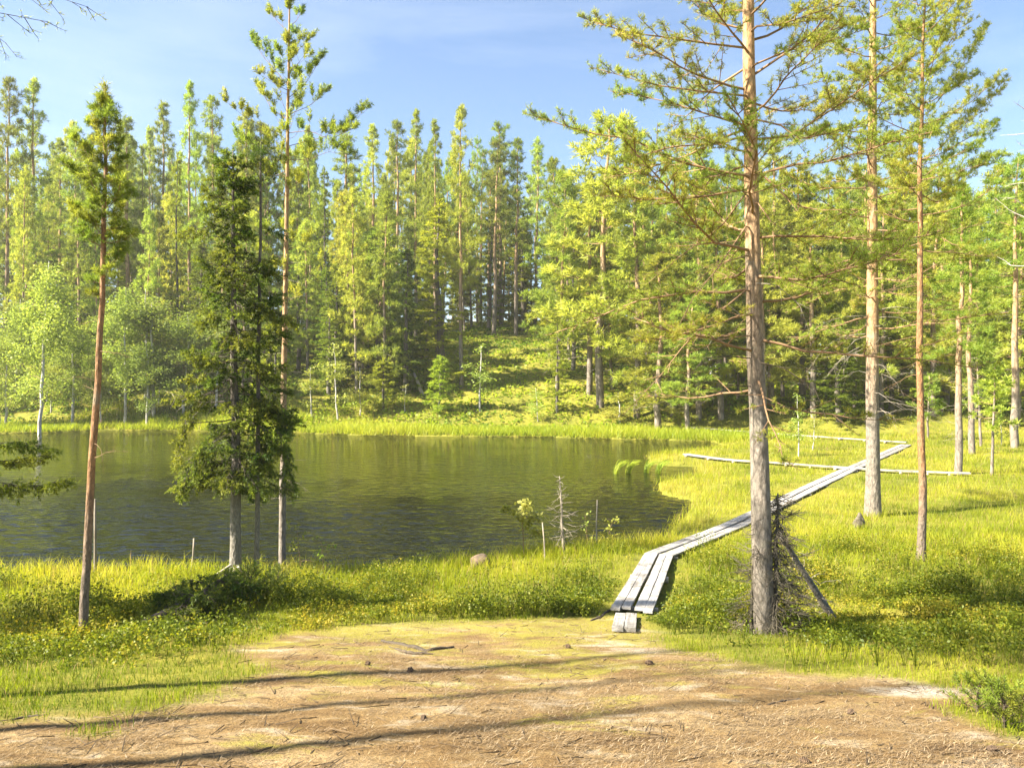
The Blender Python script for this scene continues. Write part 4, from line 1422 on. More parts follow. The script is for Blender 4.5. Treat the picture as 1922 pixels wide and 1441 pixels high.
# birches and saplings along the far shore
plant_px('birch', 0, 77, 822, 488, 72, 'tall pale birch with white stem at the water edge on the left')
plant_px('birch', 1, 291, 782, 540, 84, 'broad birch with thin white stem behind the far left shore')
plant_px('birch', 2, 233, 796, 540, 52, 'slender birch just right of the young red-stemmed pine on the far shore')
plant_px('birch', 3, 345, 775, 590, 66, 'birch with dark green foliage left of the shaggy spruce')
plant_px('birch', 1, 12, 800, 620, 62, 'bushy birch at the left picture edge on the far shore')
plant_px('birch', 2, 133, 796, 610, 52, 'birch just left of the young red-stemmed pine on the far shore')
plant_px('birch', 3, 188, 798, 650, 40, 'small birch behind the stem of the young red-stemmed pine')
plant_px('birch', 0, 272, 800, 640, 44, 'low birch with pale stem right at the shore in front of the broad birch')
plant_px('birch', 2, 405, 770, 560, 50, 'birch behind the middle of the shaggy spruce')
plant_px('sapling', 0, 635, 792, 645, 34, 'pointed light birch sapling on the far shore right of the candelabra pine')
plant_px('sapling', 1, 676, 780, 690, 30, 'low birch sapling just right of the pointed light one')
plant_px('youngspruce', 0, 720, 768, 676, 26, 'small fresh green spruce on the far shore below the pale bushy pine')
plant_px('youngspruce', 1, 825, 774, 672, 22, 'small pale spruce on the far shore left of the glade')
plant_px('sapling', 2, 900, 772, 648, 32, 'sparse birch sapling in front of the open glade')
plant_px('sapling', 1, 1165, 796, 738, 46, 'low willow-like bush on the far shore below the big broad pine')
plant_px('sapling', 0, 585, 782, 690, 30, 'birch sapling between the candelabra pine stem and the pointed sapling')
plant_px('sapling', 2, 760, 775, 722, 18, 'tiny sapling between the fresh green and the pale spruce')
plant_px('sapling', 1, 1010, 790, 728, 20, 'tiny sapling in the grass at the right of the glade foot')
plant_px('youngspruce', 0, 515, 770, 600, 34, 'young spruce behind the candelabra pine stem on the far shore')

# the mass of the forest behind: single trees nobody can tell apart share a label by stretch of hill
rng = np.random.default_rng(77)
CROWD = []
FILL = [
    (-90, 600, 72, 118, 62, (225, 370), 'pine', 'slender pine in the crowd of stems on the hill left of the dark spruce spire', 'pines crowding the left hill'),
    (600, 1010, 84, 124, 46, (248, 390), 'pine', 'slender pine in the dark crowd behind the central pines and the glade', 'pines crowding behind the glade'),
    (1010, 1460, 66, 112, 44, (290, 400), 'pine', 'pine in the crowd behind the broad pines between glade and thick near pine', 'pines crowding right of the glade'),
    (1430, 2050, 62, 108, 50, (310, 400), 'pine', 'pine in the bright crowd of trees behind the bog on the right', 'pines crowding behind the bog'),
    (-60, 600, 64, 100, 34, (400, 560), 'spruce', 'low spruce in the undergrowth of the left hill', 'spruces in the undergrowth of the left hill'),
    (590, 1120, 88, 112, 26, (380, 500), 'spruce', 'dark spruce among the stems at the top of the glade', 'dark spruces at the top of the glade'),
    (-120, 2050, 112, 150, 62, (350, 440), 'spruce', 'spruce deep in the forest, barely seen between the nearer stems', 'spruces deep in the forest'),
    (1010, 1980, 76, 112, 20, (420, 560), 'spruce', 'dark spruce between the pines behind bog and far right shore', 'dark spruces between the pines behind the bog'),
    (1130, 1960, 54, 84, 30, (470, 640), 'youngpine', 'low young pine in the understorey behind the bog', 'young pines behind the bog'),
    (560, 780, 61, 76, 9, (330, 520), 'pine', 'bushy pine on the slope left of the glade', 'pines on the slope left of the glade'),
    (560, 820, 62, 80, 11, (470, 610), 'spruce', 'low spruce on the slope left of the glade', 'spruces on the slope left of the glade'),
    (-60, 560, 64, 76, 14, (300, 420), 'pine', 'pine standing low on the left hill behind the birches', 'pines low on the left hill'),
    (-100, 420, 61, 68, 16, (560, 680), 'birch', 'birch in the leafy thicket along the far left shore', 'birches in the far left thicket'),
]
for (xa, xb, ya, yb, cnt, tops, kind, lab, grp) in FILL:
    done = tries = 0
    while done < cnt and tries < 4000:
        tries += 1
        d = ya + (yb - ya) * rng.random()
        px = xa + (xb - xa) * rng.random()
        x = (px - CX) / FPX * d
        if any((x - a) ** 2 + (d - b) ** 2 < (1.5 if kind != 'birch' else 1.0) ** 2 for a, b in PLACED):
            continue
        if 845 < px < 1035 and d < 90:            # the open glade stays open
            continue
        z = hz(x, d)
        top = CAM_Z - (tops[0] + (tops[1] - tops[0]) * rng.random() - CY) / FPX * d
        hgt = top - z
        if hgt < 2.0: continue
        hwm = {'pine': 1.4 + .9 * rng.random(), 'spruce': .10 * hgt + .6, 'youngpine': .14 * hgt + .5, 'birch': .16 * hgt + .6}[kind]
        kd = kind
        if kind == 'pine' and rng.random() < (.55 if xa > 1000 else 1.0 if grp.startswith(('pines on the slope', 'pines low')) else .25): kd = 'pinefull'
        if kd == 'youngpine' and hgt > 6: kd = 'pinefull'
        o_ = plant(kd, int(rng.integers(0, 9)), (x, d, z - .05), hgt, hwm, lab, grp, rot=rng.random() * 6.28, lean=rng.normal() * .028)
        CROWD.append((px, o_, {'pine': 'pine', 'pinefull': 'pine', 'spruce': 'spruce', 'youngpine': 'young pine', 'birch': 'birch'}[kd], grp))
        done += 1

# what one can name in the crowd: each tree is told by the landmark in front of it and its order from the left
MARKS = [(6, 'the left edge pine'), (68, 'the ragged-topped left pine'), (112, 'the lower left pine'), (165, 'the young red-stemmed pine'),
         (236, 'the second skyline pine'), (308, 'the rounded skyline pine'), (355, 'the tallest narrow left pine'), (405, 'the spire-topped pine'), (440, 'the shaggy spruce'),
         (490, 'the thin spruce twin'), (535, 'the candelabra pine'), (609, 'the dark spruce spire'), (650, 'the pale slope pine'), (715, 'the pale bushy pine'), (752, 'the dark-branched pine'),
         (785, 'the narrow pointed pine'), (828, 'the vivid yellow-green spruce'), (866, 'the tallest central pine'), (939, 'the orange-stemmed glade pine'), (1004, 'the bluish skyline pine'),
         (1045, 'the brownish glade pine'), (1085, 'the dark spruce by the glade'), (1126, 'the big orange-stemmed pine'), (1196, 'the broad bushy pine'), (1240, 'the low shore pine'),
         (1312, 'the full yellow-green pine'), (1410, 'the thick near pine'), (1455, 'the pale far bog pine'), (1508, 'the two thin bog saplings'), (1575, 'the dark low spruces'), (1638, 'the stout straight pine'),
         (1690, 'the gap beside the stout pine'), (1730, 'the slim dark pine'), (1776, 'the bright right pine'), (1800, 'the thin pale bog pine'), (1835, 'the thin brown bog pine'),
         (1870, 'the thin young bog pine'), (1906, 'the thick dark-footed pine'), (1940, 'the dead right-edge tree')]
ORD = ['', 'second ', 'third ', 'fourth ', 'fifth ', 'sixth ', 'seventh ', 'eighth ', 'ninth ', 'tenth ', 'eleventh ', 'twelfth ', 'thirteenth ', 'fourteenth ', 'fifteenth ']
cells = {}
for px, o_, kd, grp in CROWD:
    mk = min(MARKS, key=lambda q: abs(q[0] - px))[1]
    hgt_ = {'spruces deep in the forest': 'deep-forest ', 'spruces in the undergrowth of the left hill': 'low ', 'spruces on the slope left of the glade': 'slope ', 'pines on the slope left of the glade': 'slope ', 'pines low on the left hill': 'low ', 'dark spruces at the top of the glade': 'dark ', 'dark spruces between the pines behind the bog': 'dark '}.get(grp, '')
    cells.setdefault((hgt_ + kd, mk), []).append((px, o_))
for (kd, mk), lst in cells.items():
    lst.sort(key=lambda q: q[0])
    for i_, (px, o_) in enumerate(lst):
        if len(lst) == 1:
            o_['label'] = 'only %s in the crowd right behind %s' % (kd, mk)
        elif i_ == 0:
            o_['label'] = 'leftmost %s of the crowd behind %s' % (kd, mk)
        elif i_ == len(lst) - 1:
            o_['label'] = 'rightmost %s of the crowd behind %s' % (kd, mk)
        else:
            o_['label'] = '%s%s from the left in the crowd behind %s' % (ORD[i_], kd, mk)

# dead tree top at the right edge
def dead_tree(label, base, top, r, seed, n=16, L=1.0, wood='twig_dark', name='dead_tree', cat='dead tree', z0=.55, tpm=4, el=.2, twl=.35, curve=-.5):
    def br(path, rad, rng):
        out = []
        Ht = path[-1][2]
        for k in range(n):
            z = Ht * (z0 + (1 - z0) * (k + rng.random()) / n)
            f = (z / Ht - z0) / (1 - z0)
            p = bend_path(rng, at_h(path, z), k * 2.399 + rng.normal() * .4, el + rng.normal() * .3, L * (1.05 - .8 * f) * (.5 + .7 * rng.random()), curve=curve, n=6, jit=.2)
            out.append((p, r * .22 + .003, dict(DEADB, wood=M[wood], tpm=tpm, twl=twl)))
        return out
    return hero_tree(name, label, cat, base, top, r, (M[wood], M[wood], M['pine']), br, seed, sides=8, flare=.1, wob=.02, rtop=.006)


bd = hit(1932, 860)
dead_tree('dead grey tree at the right picture edge with bare forked top against the sky', bd, pix(1924, 190, bd[1]), .13, 401, 18, 2.2, 'dead', z0=.5)
# pale leaning dead stem on the far slope
q0, q1 = hit(795, 742), None
tl = empty('fallen_log', q0, 'short pale broken trunk leaning on the slope above the far shore', 'log')
mb = MB(); v, t = tube(np.array([[0, 0, -.2], pix(786, 722, q0[1]) - q0, pix(777, 700, q0[1] + .3) - q0]), [.16, .14, .10], 8, .05, rng); mb.add(v, t); mb.obj('trunk', M['dead'], tl, True)

# ------------------------------------------------------------------ plants and small things round the near shore
def small_tree(name, label, cat, base, top, seed, spread, nleaf, leaf, mat, tint=.6, stem=.008, nb=7, ends=True):
    """leafy seedling: a stem, a few twigs, clusters of leaves at their ends"""
    rng = np.random.default_rng(seed)
    base = np.asarray(base, float); top = np.asarray(top, float)
    root = empty(name, base, label, cat)
    path = trunk_path(base, top, rng, 8, .03) - base
    path[0, 2] -= .05
    mb = MB(); v, t = tube(path, np.linspace(stem, stem * .4, 8), 5); mb.add(v, t)
    cl = []
    h = path[-1][2]
    for k in range(nb):
        z = h * (.35 + .65 * k / max(nb - 1, 1))
        p = bend_path(rng, at_h(path, z), k * 2.4 + rng.normal() * .4, .45 + rng.normal() * .2, spread * (.5 + .7 * rng.random()), curve=-.2, n=4, jit=.15)
        v, t = tube(p, np.linspace(stem * .5, stem * .25, 4), 3); mb.add(v, t)
        cl.append(interp(p, np.array([.6, .85, 1.0]))); 
    mb.obj('stem', M['twig'], root)
    C = np.concatenate(cl + [path[-1:]])
    q = C[rng.integers(0, len(C), nleaf)] + rng.normal(size=(nleaf, 3)) * spread * .16
    lb = MB(); v, t, a = leaves(rng, q, leaf, tint, .12, flat=.4); lb.add(v, t, a)
    lb.obj('foliage', M[mat], root)
    return root


def at_base(px, py, d=None):
    return hit(px, py) if d is None else np.array([(px - CX) / FPX * d, d, max(hz((px - CX) / FPX * d, d), 0)])


b = at_base(985, 1045); small_tree('rowan_sapling', 'fresh light green rowan sapling on the near shore left of the dry grey snag', 'sapling', b, pix(978, 950, b[1]), 501, .34, 260, .11, 'sapling', .85, .010, 6)
b = at_base(1135, 1030); small_tree('birch_sapling', 'little leafy shoot on the near shore just right of the bare pole', 'sapling', b, pix(1150, 975, b[1]), 502, .22, 60, .065, 'sapling', .6, .006, 5)
b = at_base(1105, 1035); small_tree('birch_sapling', 'tiny leafy shoot between the dry snag and the bare pole', 'sapling', b, pix(1098, 970, b[1]), 503, .16, 34, .06, 'sapling', .6, .005, 4)
b = at_base(566, 1085); small_tree('birch_sapling', 'small pale leafed shoot at the water just right of the candelabra pine stem', 'sapling', b, pix(558, 994, b[1]), 504, .26, 60, .065, 'sapling', .6, .006, 5)
b = at_base(608, 1088); small_tree('birch_sapling', 'thin leafy shoot at the water between candelabra pine and sunlit grass', 'sapling', b, pix(604, 1020, b[1]), 505, .2, 46, .06, 'sapling', .35, .006, 5)

# dry grey snag of a small spruce
b = at_base(1058, 1040)
sn, _ = dead_tree('pale grey bristly dead little spruce on the near shore', b, pix(1050, 893, b[1]), .034, 520, 44, .40, 'twig_grey', 'dead_spruce', 'dead tree', z0=.15, tpm=16, el=-.1, twl=.2, curve=.2)
# bare poles
def pole(label, px0, py0, px1, py1, r, seed, d=None):
    rng = np.random.default_rng(seed)
    b = at_base(px0, py0, d)
    tp = pix(px1, py1, b[1])
    mb = MB(); v, t = tube(np.array([[0, 0, -.25], (tp - b) * .5 + rng.normal(size=3) * .01, tp - b]), [r, r * .9, r * .75], 7, .05, rng); mb.add(v, t)
    o = mb.obj('wooden_pole', M['twig_grey'], None, True, tuple(b))
    return tag(o, label, 'pole')


pole('bare upright pole in the near shore grass right of the bristly dead spruce', 1121, 1035, 1121, 938, .014, 531)
pole('short grey stake in the near shore grass left of the bristly dead spruce', 1024, 1052, 1018, 980, .014, 532)
pole('pale bare pole standing in the water edge by the young red-stemmed pine', 179, 1078, 178, 936, .026, 533)
pole('broken pale stub with a green sprig in the sunlit grass left of the shaggy spruce', 356, 1078, 364, 1010, .02, 534)


def lump(name, label, cat, c, size, mat, seed, sub=3, rough=.18):
    """stone or stump like body with an uneven surface"""
    import bmesh
    rng = np.random.default_rng(seed)
    bm = bmesh.new()
    bmesh.ops.create_icosphere(bm, subdivisions=sub, radius=1.0)
    off = rng.random(3) * 50
    for v in bm.verts:
        p = np.array(v.co)
        n1 = vnoise([p[0] * 1.3 + off[0]], [p[1] * 1.3 + p[2] + off[1]], 1.0, seed)[0] - .5
        n2 = vnoise([p[0] * 3 + p[2] * 2 + off[1]], [p[1] * 3 + off[2]], 1.0, seed + 3)[0] - .5
        k = 1 + rough * 2 * n1 + rough * n2
        v.co = Vector((p[0] * size[0] * k, p[1] * size[1] * k, p[2] * size[2] * k))
    me = bpy.data.meshes.new(name)
    bm.to_mesh(me); bm.free()
    for p in me.polygons: p.use_smooth = True
    me.materials.append(mat)
    o = bpy.data.objects.new(name, me); COL.objects.link(o)
    o.location = tuple(c)
    return tag(o, label, cat)


b = hit(903, 1066); lump('boulder', 'low brown boulder in the sunlit near shore grass left of the boardwalk', 'boulder', b + np.array([0, 0, .10]), (.20, .16, .15), M['rock'], 541)
b = hit(1614, 992); lump('tree_stump', 'small weathered stump in front of the stout pale pine', 'stump', b + np.array([0, 0, .12]), (.12, .11, .19), M['lichen'], 542, 3, .34)

# bristly dead little spruce against the thick pine, and the broken trunk leaning beside it
b = hit(1446, 1180) + np.array([0, -.12, 0])
dead_tree('grey lichen-hung dead spruce thicket at the foot of the thick pine', b, pix(1460, 925, b[1] + .05), .035, 551, 215, .60, 'lichen', 'dead_spruce', 'dead tree', z0=.02, tpm=40, el=-.5, twl=.26, curve=.2)
b2 = hit(1405, 1185) + np.array([0, -.05, 0])
dead_tree('thin dry twiggy stem standing just left of the thick pine foot', b2, pix(1418, 960, b2[1]), .018, 552, 60, .42, 'lichen', 'dead_sapling', 'dead tree', z0=.05, tpm=13, el=-.5, twl=.2, curve=.2)
b = hit(1562, 1158)
lg = empty('broken_trunk', b, 'broken dark trunk leaning from the dead spruce down into the shrubs', 'log')
rng = np.random.default_rng(553)
top_ = pix(1462, 1000, b[1] - .35)
path = interp(np.array([[0.05, 0, -.08], (top_ - b) * .5 + np.array([.02, 0, -.03]), top_ - b]), np.linspace(0, 1, 9))
mb = MB(); v, t = tube(path, np.linspace(.05, .026, 9), 9, .06, rng); mb.add(v, t); mb.obj('trunk', M['bark_spruce'], lg, True)
for k in range(16):
    s = interp(path, np.array([.05 + .9 * rng.random()]))[0]
    p = bend_path(rng, s, rng.random() * 6.28, -.2 + rng.normal() * .5, .12 + .28 * rng.random(), curve=-.6, n=5, jit=.25)
    wd, gr = MB(), MB(); dress(rng, p, .008, dict(DEADB, tpm=14, twl=.12), wd, gr)
    wd.obj('branch', M['twig_grey'], lg)
for k in range(20):
    s = interp(path, np.array([.02 + .15 * rng.random()]))[0]
    p = bend_path(rng, s, rng.normal() * .8, -.5 + rng.normal() * .3, .15 + .2 * rng.random(), curve=-.4, n=5, jit=.25)
    wd, gr = MB(), MB(); dress(rng, p, .005, dict(DEADB, tpm=20, twl=.10), wd, gr)
    wd.obj('branch', M['twig_grey'], lg)

# fallen spruce at the foot of the shaggy one, its bare roots showing
b = hit(292, 1172)
fs = empty('fallen_spruce', b, 'dark fallen spruce trunk slanting through the shrubs at the shaggy spruce foot', 'log')
tip = pix(432, 1078, b[1] + 1.3)
path = interp(np.array([[-.1, -.1, .02], [.25, .3, .16], (tip - b) * .6, tip - b]), np.linspace(0, 1, 10))
rng = np.random.default_rng(560)
mb = MB(); v, t = tube(path, np.linspace(.06, .03, 10), 9, .10, rng); mb.add(v, t); mb.obj('trunk', M['twig_dark'], fs, True)
for k in range(34):
    s = interp(path, np.array([.02 + .9 * rng.random()]))[0]
    p = bend_path(rng, s, rng.random() * 6.28, .1 + rng.normal() * .4, .2 + .4 * rng.random(), curve=-.6, n=5, jit=.2)
    wd, gr = MB(), MB()
    green = rng.random() < .6
    dress(rng, p, .008, dict(SPR, keep=.8, tint=.35, twl=.2, sub=5) if green else dict(DEADB, tpm=14, twl=.15), wd, gr)
    o = wd.obj('branch', M['twig_dark'], fs)
    if gr.n: gr.obj('needles', M['spruce_near'], o)
b = B5 + np.array([.02, -.1, .12])
rt = empty('dry_root', b, 'pale bare forked root spreading from the shaggy spruce foot', 'root')
for pts in ([(445, 1062), (462, 1078), (482, 1092), (500, 1102)], [(440, 1066), (430, 1092), (420, 1112)], [(434, 1060), (400, 1082), (372, 1098)], [(438, 1110), (428, 1122), (410, 1136)]):
    p = px_path(b, pts, B5[1] - .12, B5[1] - .9)
    mb = MB(); v, t = tube(p, np.linspace(.026, .008, len(p)), 6, .08, rng); mb.add(v, t); mb.obj('root', M['dead'], rt, True)

# juniper-like spruce seedling at the lower right
def seedling(label, base, h, seed, sprays, spec):
    rng = np.random.default_rng(seed)
    root = empty('spruce_seedling', base, label, 'seedling')
    mb = MB(); v, t = tube(np.array([[0, 0, -.05], [0, 0, h * .5], [.02, 0, h]]), [.012, .009, .004], 6); mb.add(v, t); mb.obj('stem', M['twig_dark'], root)
    for k in range(sprays):
        z = h * (.08 + .9 * k / sprays)
        p = bend_path(rng, (0, 0, z), k * 2.399, .35 + .6 * k / sprays + rng.normal() * .15, h * (.95 - .6 * k / sprays) * (.6 + .5 * rng.random()), curve=.5, n=5, jit=.12)
        wd, gr = MB(), MB(); dress(rng, p, .006, spec, wd, gr)
        o = wd.obj('branch', M['twig_dark'], root); gr.obj('needles', M['spruce_near'], o)
    return root


SEED = dict(SPR, tpm=26, t0=.05, twl=.14, sub=4, sl=.06, per=14, nl=.03, nw=.005, up=.2, sag=0, sup=.2, tint=.8)
seedling('green spruce seedling in the grass patch at the lower right of the bare earth', hit(1884, 1366), .20, 571, 16, SEED)
seedling('low spruce seedling sprig beside the larger one in the lower right grass patch', hit(1835, 1340), .20, 572, 11, SEED)
seedling('dark spruce seedling among the shrubs below the fallen spruce', hit(470, 1140), .45, 573, 18, dict(SEED, tint=.4))
seedling('small spruce seedling at the roots of the shaggy spruce', hit(520, 1118), .30, 574, 13, dict(SEED, tint=.4))

# drooping sedge tussocks standing in the water
def water_tussock(px, py, label, seed, h=.62, n=46):
    rng = np.random.default_rng(seed)
    d = CAM_Z * FPX / (py - CY)
    base = np.array([(px - CX) / FPX * d, d, 0.0])
    mb = MB()
    for k in range(n):
        az = rng.normal() * .55 + .15
        hh = h * (.7 + .5 * rng.random())
        s = rng.normal(size=2) * .06
        t = np.linspace(0, 1, 6)
        x = hh * .75 * t ** 1.8; z = hh * (1.35 * t - .55 * t ** 2.6)
        p = np.stack([s[0] + x * math.cos(az), s[1] + x * math.sin(az), z - .03], 1)
        wd = np.array([.012, .014, .013, .011, .008, .002])
        sd = np.array([-math.sin(az), math.cos(az), 0]) * .6 + np.array([0, 0, .5])
        v = np.concatenate([p - sd * wd[:, None], p + sd * wd[:, None]])
        tr = [(i, i + 6, i + 7) for i in range(5)] + [(i, i + 7, i + 1) for i in range(5)]
        mb.add(v, tr, np.clip(.45 + .2 * rng.normal(), 0, 1))
    o = mb.obj('sedge_tussock', M['grass'], None, False, tuple(base))
    return tag(o, label, 'sedge tuft', 'drooping sedge tussocks in the lake')


water_tussock(1156, 889, 'drooping sedge tussock farthest out in the open water', 581)
water_tussock(1180, 888, 'drooping sedge tussock next to the one farthest out in the lake', 582)
water_tussock(1213, 887, 'drooping sedge tussock in the lake, third from its open-water end', 583)
water_tussock(1236, 888, 'drooping sedge tussock in the lake nearest the side boardwalk', 584)

# ------------------------------------------------------------------ ground cover
def blades(mb, rng, P, h, w, lean, tint, simple=False, m=0):
    n = len(P)
    az = rng.random(n) * 6.283
    sd = np.stack([np.cos(az), np.sin(az), np.zeros(n)], 1) * w[:, None] * .5
    la = rng.random(n) * 6.283
    ld = np.stack([np.cos(la), np.sin(la), np.zeros(n)], 1) * (h * lean * rng.random(n))[:, None]
    up = np.zeros((n, 3)); up[:, 2] = h
    tip = P + up * (1 - .25 * lean * rng.random(n))[:, None] + ld
    if simple:
        v = np.stack([P - sd, P + sd, tip], 1).reshape(-1, 3)
        t = np.arange(n * 3).reshape(-1, 3)
        mb.add(v, t, np.repeat(tint, 3), m)
        return
    mid = P + up * .55 + ld * .3
    v = np.stack([P - sd, P + sd, mid - sd * .8, mid + sd * .8, tip], 1).reshape(-1, 3)
    loc = np.array([[0, 1, 3], [0, 3, 2], [2, 3, 4]])
    t = (np.arange(n)[:, None, None] * 5 + loc[None]).reshape(-1, 3)
    mb.add(v, t, np.repeat(tint, 5), m)


def sample(rng, n, y0, y1, power=1.6, margin=1.06, xr=None):
    """points over the ground between y0 and y1, thinning out with distance"""
    u = rng.random(n)
    e = 1 - power + 1                                    # width grows with y
    if abs(e) < 1e-6:
        y = y0 * (y1 / y0) ** u
    else:
        y = (y0 ** e + u * (y1 ** e - y0 ** e)) ** (1 / e)
    hwid = y * .6864 * margin + .8
    x = (rng.random(n) * 2 - 1) * hwid
    if xr is not None:
        k = (x > xr[0]) & (x < xr[1]); x, y = x[k], y[k]
    return x, y


rng = np.random.default_rng(900)
# 1. sedge and grass from the bare earth to the far edge of the bog
mb = MB()
for (n, y0, y1, simple, bl) in ((32000, 4.0, 17.0, False, 6), (44000, 14.0, 60.0, True, 6)):
    x, y = sample(rng, n, y0, y1, 1.9)
    sd = poly_sd(x, y, LAKE)
    dm_ = np.where(y < 16, dirt_mask(x, y), 0)
    wd = walk_dist(x, y)
    keep = (sd > .02) & (dm_ < .35 + .3 * rng.random(len(x))) & (wd > .02) & (rng.random(len(x)) < (.45 + .9 * fbm(x, y, 1.1, 71)) * np.where((x > 1.4) & (y < 14), .75, 1.0))
    x, y, sd, wd = x[keep], y[keep], sd[keep], wd[keep]
    z = H(x, y)
    shore = np.exp(-sd / 1.6)
    nz = fbm(x, y, .55, 73); nz2 = fbm(x, y, 2.3, 75)
    bogy = smooth(9.5, 13, y)
    hgt = (.08 + .12 * bogy + .12 * shore * smooth(9, 11, y)) * (.5 + 1.0 * nz2)
    hgt = hgt * np.where(wd < .35, .55, 1)
    tint = .30 + .20 * bogy + .17 * shore + 1.15 * (nz - .5) + .6 * (nz2 - .5)
    k = bl
    xx = np.repeat(x, k) + rng.normal(size=len(x) * k) * (.045 + .004 * np.repeat(y, k))
    yy = np.repeat(y, k) + rng.normal(size=len(x) * k) * (.045 + .004 * np.repeat(y, k))
    zz = np.repeat(z, k) - .015
    P = np.stack([xx, yy, zz], 1)
    ok = walk_dist(xx, yy) > -.025
    hb = np.repeat(hgt, k) * (.6 + .7 * rng.random(len(xx)))
    wb = np.maximum(.0045, .0006 * yy) * (.7 + .6 * rng.random(len(xx)))
    tb = np.clip(np.repeat(tint, k) + .10 * rng.normal(size=len(xx)), 0, .92)
    tb = np.where(rng.random(len(xx)) < .06, 1.0, tb)
    blades(mb, rng, P[ok], hb[ok], wb[ok], .75, tb[ok], simple)
o = mb.obj('sedge_grass', M['grass']); tag(o, 'yellow-green sedge and grass covering the bog and the near shore', kind='stuff')
print('sedge tris', mb.tris())

# 2. bright grass belt on the far shore
mb = MB()
x = rng.uniform(-48, 30, 110000); y = rng.uniform(44, 66, 110000)
sd = poly_sd(x, y, LAKE)
k = (sd > .05) & (sd < 5.0) & (rng.random(len(x)) < np.exp(-sd / 3.2)) & (y > 44)
x, y, sd = x[k], y[k], sd[k]
kk = 3
xx = np.repeat(x, kk) + rng.normal(size=len(x) * kk) * .15; yy = np.repeat(y, kk) + rng.normal(size=len(x) * kk) * .12
z = H(xx, yy); ok = poly_sd(xx, yy, LAKE) > .03
xx, yy, z = xx[ok], yy[ok], z[ok]
nz = fbm(xx, yy, .25, 81)
hb = (.30 + .35 * nz) * (.6 + .7 * rng.random(len(xx)))
blades(mb, rng, np.stack([xx, yy, z - .03], 1), hb, np.full(len(xx), .055), .8, np.clip(.62 + .5 * (nz - .5) + .1 * rng.normal(size=len(xx)), 0, 1), True)
o = mb.obj('shore_grass', M['grass']); tag(o, 'bright grass belt along the far shore of the lake', kind='stuff')
print('shore tris', mb.tris())

# 3. blueberry and heather shrubs
mb = MB()
x, y = sample(rng, 60000, 6.2, 24.0, 2.0)
sd = poly_sd(x, y, LAKE)
dens = smooth(.46, .60, fbm(x, y, .55, 91))
zone = np.exp(-((y - 10.6) / 1.9) ** 2) * np.where(x < 1.3, smooth(.7, 1.6, sd), 1.0)
zone = np.maximum(zone, np.exp(-(((x - 6.0) / 3.8) ** 2 + ((y - 11.4) / 2.9) ** 2)) * 1.5)
zone = np.maximum(zone, 1.6 * np.exp(-(((x + 4.2) / 1.6) ** 2 + ((y - 10.4) / 1.1) ** 2)))
zone = np.maximum(zone, .9 * np.exp(-(((x - 3.2) / 1.4) ** 2 + ((y - 8.6) / 1.1) ** 2)))
zone = np.maximum(zone, .5 * np.exp(-(((x + 4.5) / 1.8) ** 2 + ((y - 7.6) / 1.0) ** 2)))
keep = (sd > .25) & (np.hypot(x - B5[0] - .12, (y - B5[1] + .45) * .8) > .52) & (dirt_mask(x, y) < .15) & (walk_dist(x, y) > .10) & (rng.random(len(x)) < zone * (.10 + .90 * dens) * .62)
x, y = x[keep], y[keep]
z = H(x, y)
print('shrubs', len(x))
n = len(x); kk = 26
hgt = (.08 + .40 * smooth(.3, .8, fbm(x, y, 1.1, 93))) * (.8 + .4 * rng.random(n))
rr = .07 + .06 * rng.random(n)
dirs = nrm(rng.normal(size=(n, kk, 3))); rad = rng.random((n, kk, 1)) ** .5
q = dirs * rad * np.stack([rr, rr, hgt * .5], 1)[:, None, :]
q[:, :, 2] += (hgt * .55)[:, None]
q += np.stack([x, y, z], 1)[:, None, :]
tint = .42 + 1.0 * (fbm(x, y, .9, 95) - .48) + .14 * rng.normal(size=n)
v, t, a = leaves(rng, q.reshape(-1, 3), .029, np.repeat(tint, kk), .15, .3)
mb.add(v, t, a, 0)
q0 = np.stack([x, y, z - .02], 1).repeat(4, 0)
v, t = sticks(q0, q0 + np.stack([rng.normal(size=n * 4) * .05, rng.normal(size=n * 4) * .05, np.repeat(hgt, 4) * .6], 1), .003, .0015)
mb.add(v, t, .25, 0)
o = mb.obj('dwarf_shrubs', [M['shrub'], M['twig']]); tag(o, 'low blueberry and heather shrubs on the near shore', kind='stuff')
print('shrub tris', mb.tris())

# 4. dwarf shrubs and grass on the hillside floor
mb = MB()
n = 26000
y = rng.uniform(55, 100, n); x = rng.uniform(-1, 1, n) * y * .72
sd = poly_sd(x, y, LAKE)
keep = (sd > 1.5) & (rng.random(n) < .35 + .65 * smooth(.42, .6, fbm(x, y, .3, 97)))
x, y = x[keep], y[keep]
kk = 4
xx = np.repeat(x, kk) + rng.normal(size=len(x) * kk) * .22; yy = np.repeat(y, kk) + rng.normal(size=len(x) * kk) * .22
z = H(xx, yy)
nz = fbm(xx, yy, .22, 99)
sz = .26 * (.6 + .8 * rng.random(len(xx)))
q = np.stack([xx, yy, z + .05 + .22 * rng.random(len(xx))], 1)
v, t, a = leaves(rng, q, sz, np.clip(.36 + 1.3 * (nz - .5), 0, 1), .15, .45)
mb.add(v, t, a)
o = mb.obj('forest_undergrowth', M['grass']); tag(o, 'mossy dwarf shrub cover of the hillside', kind='stuff')

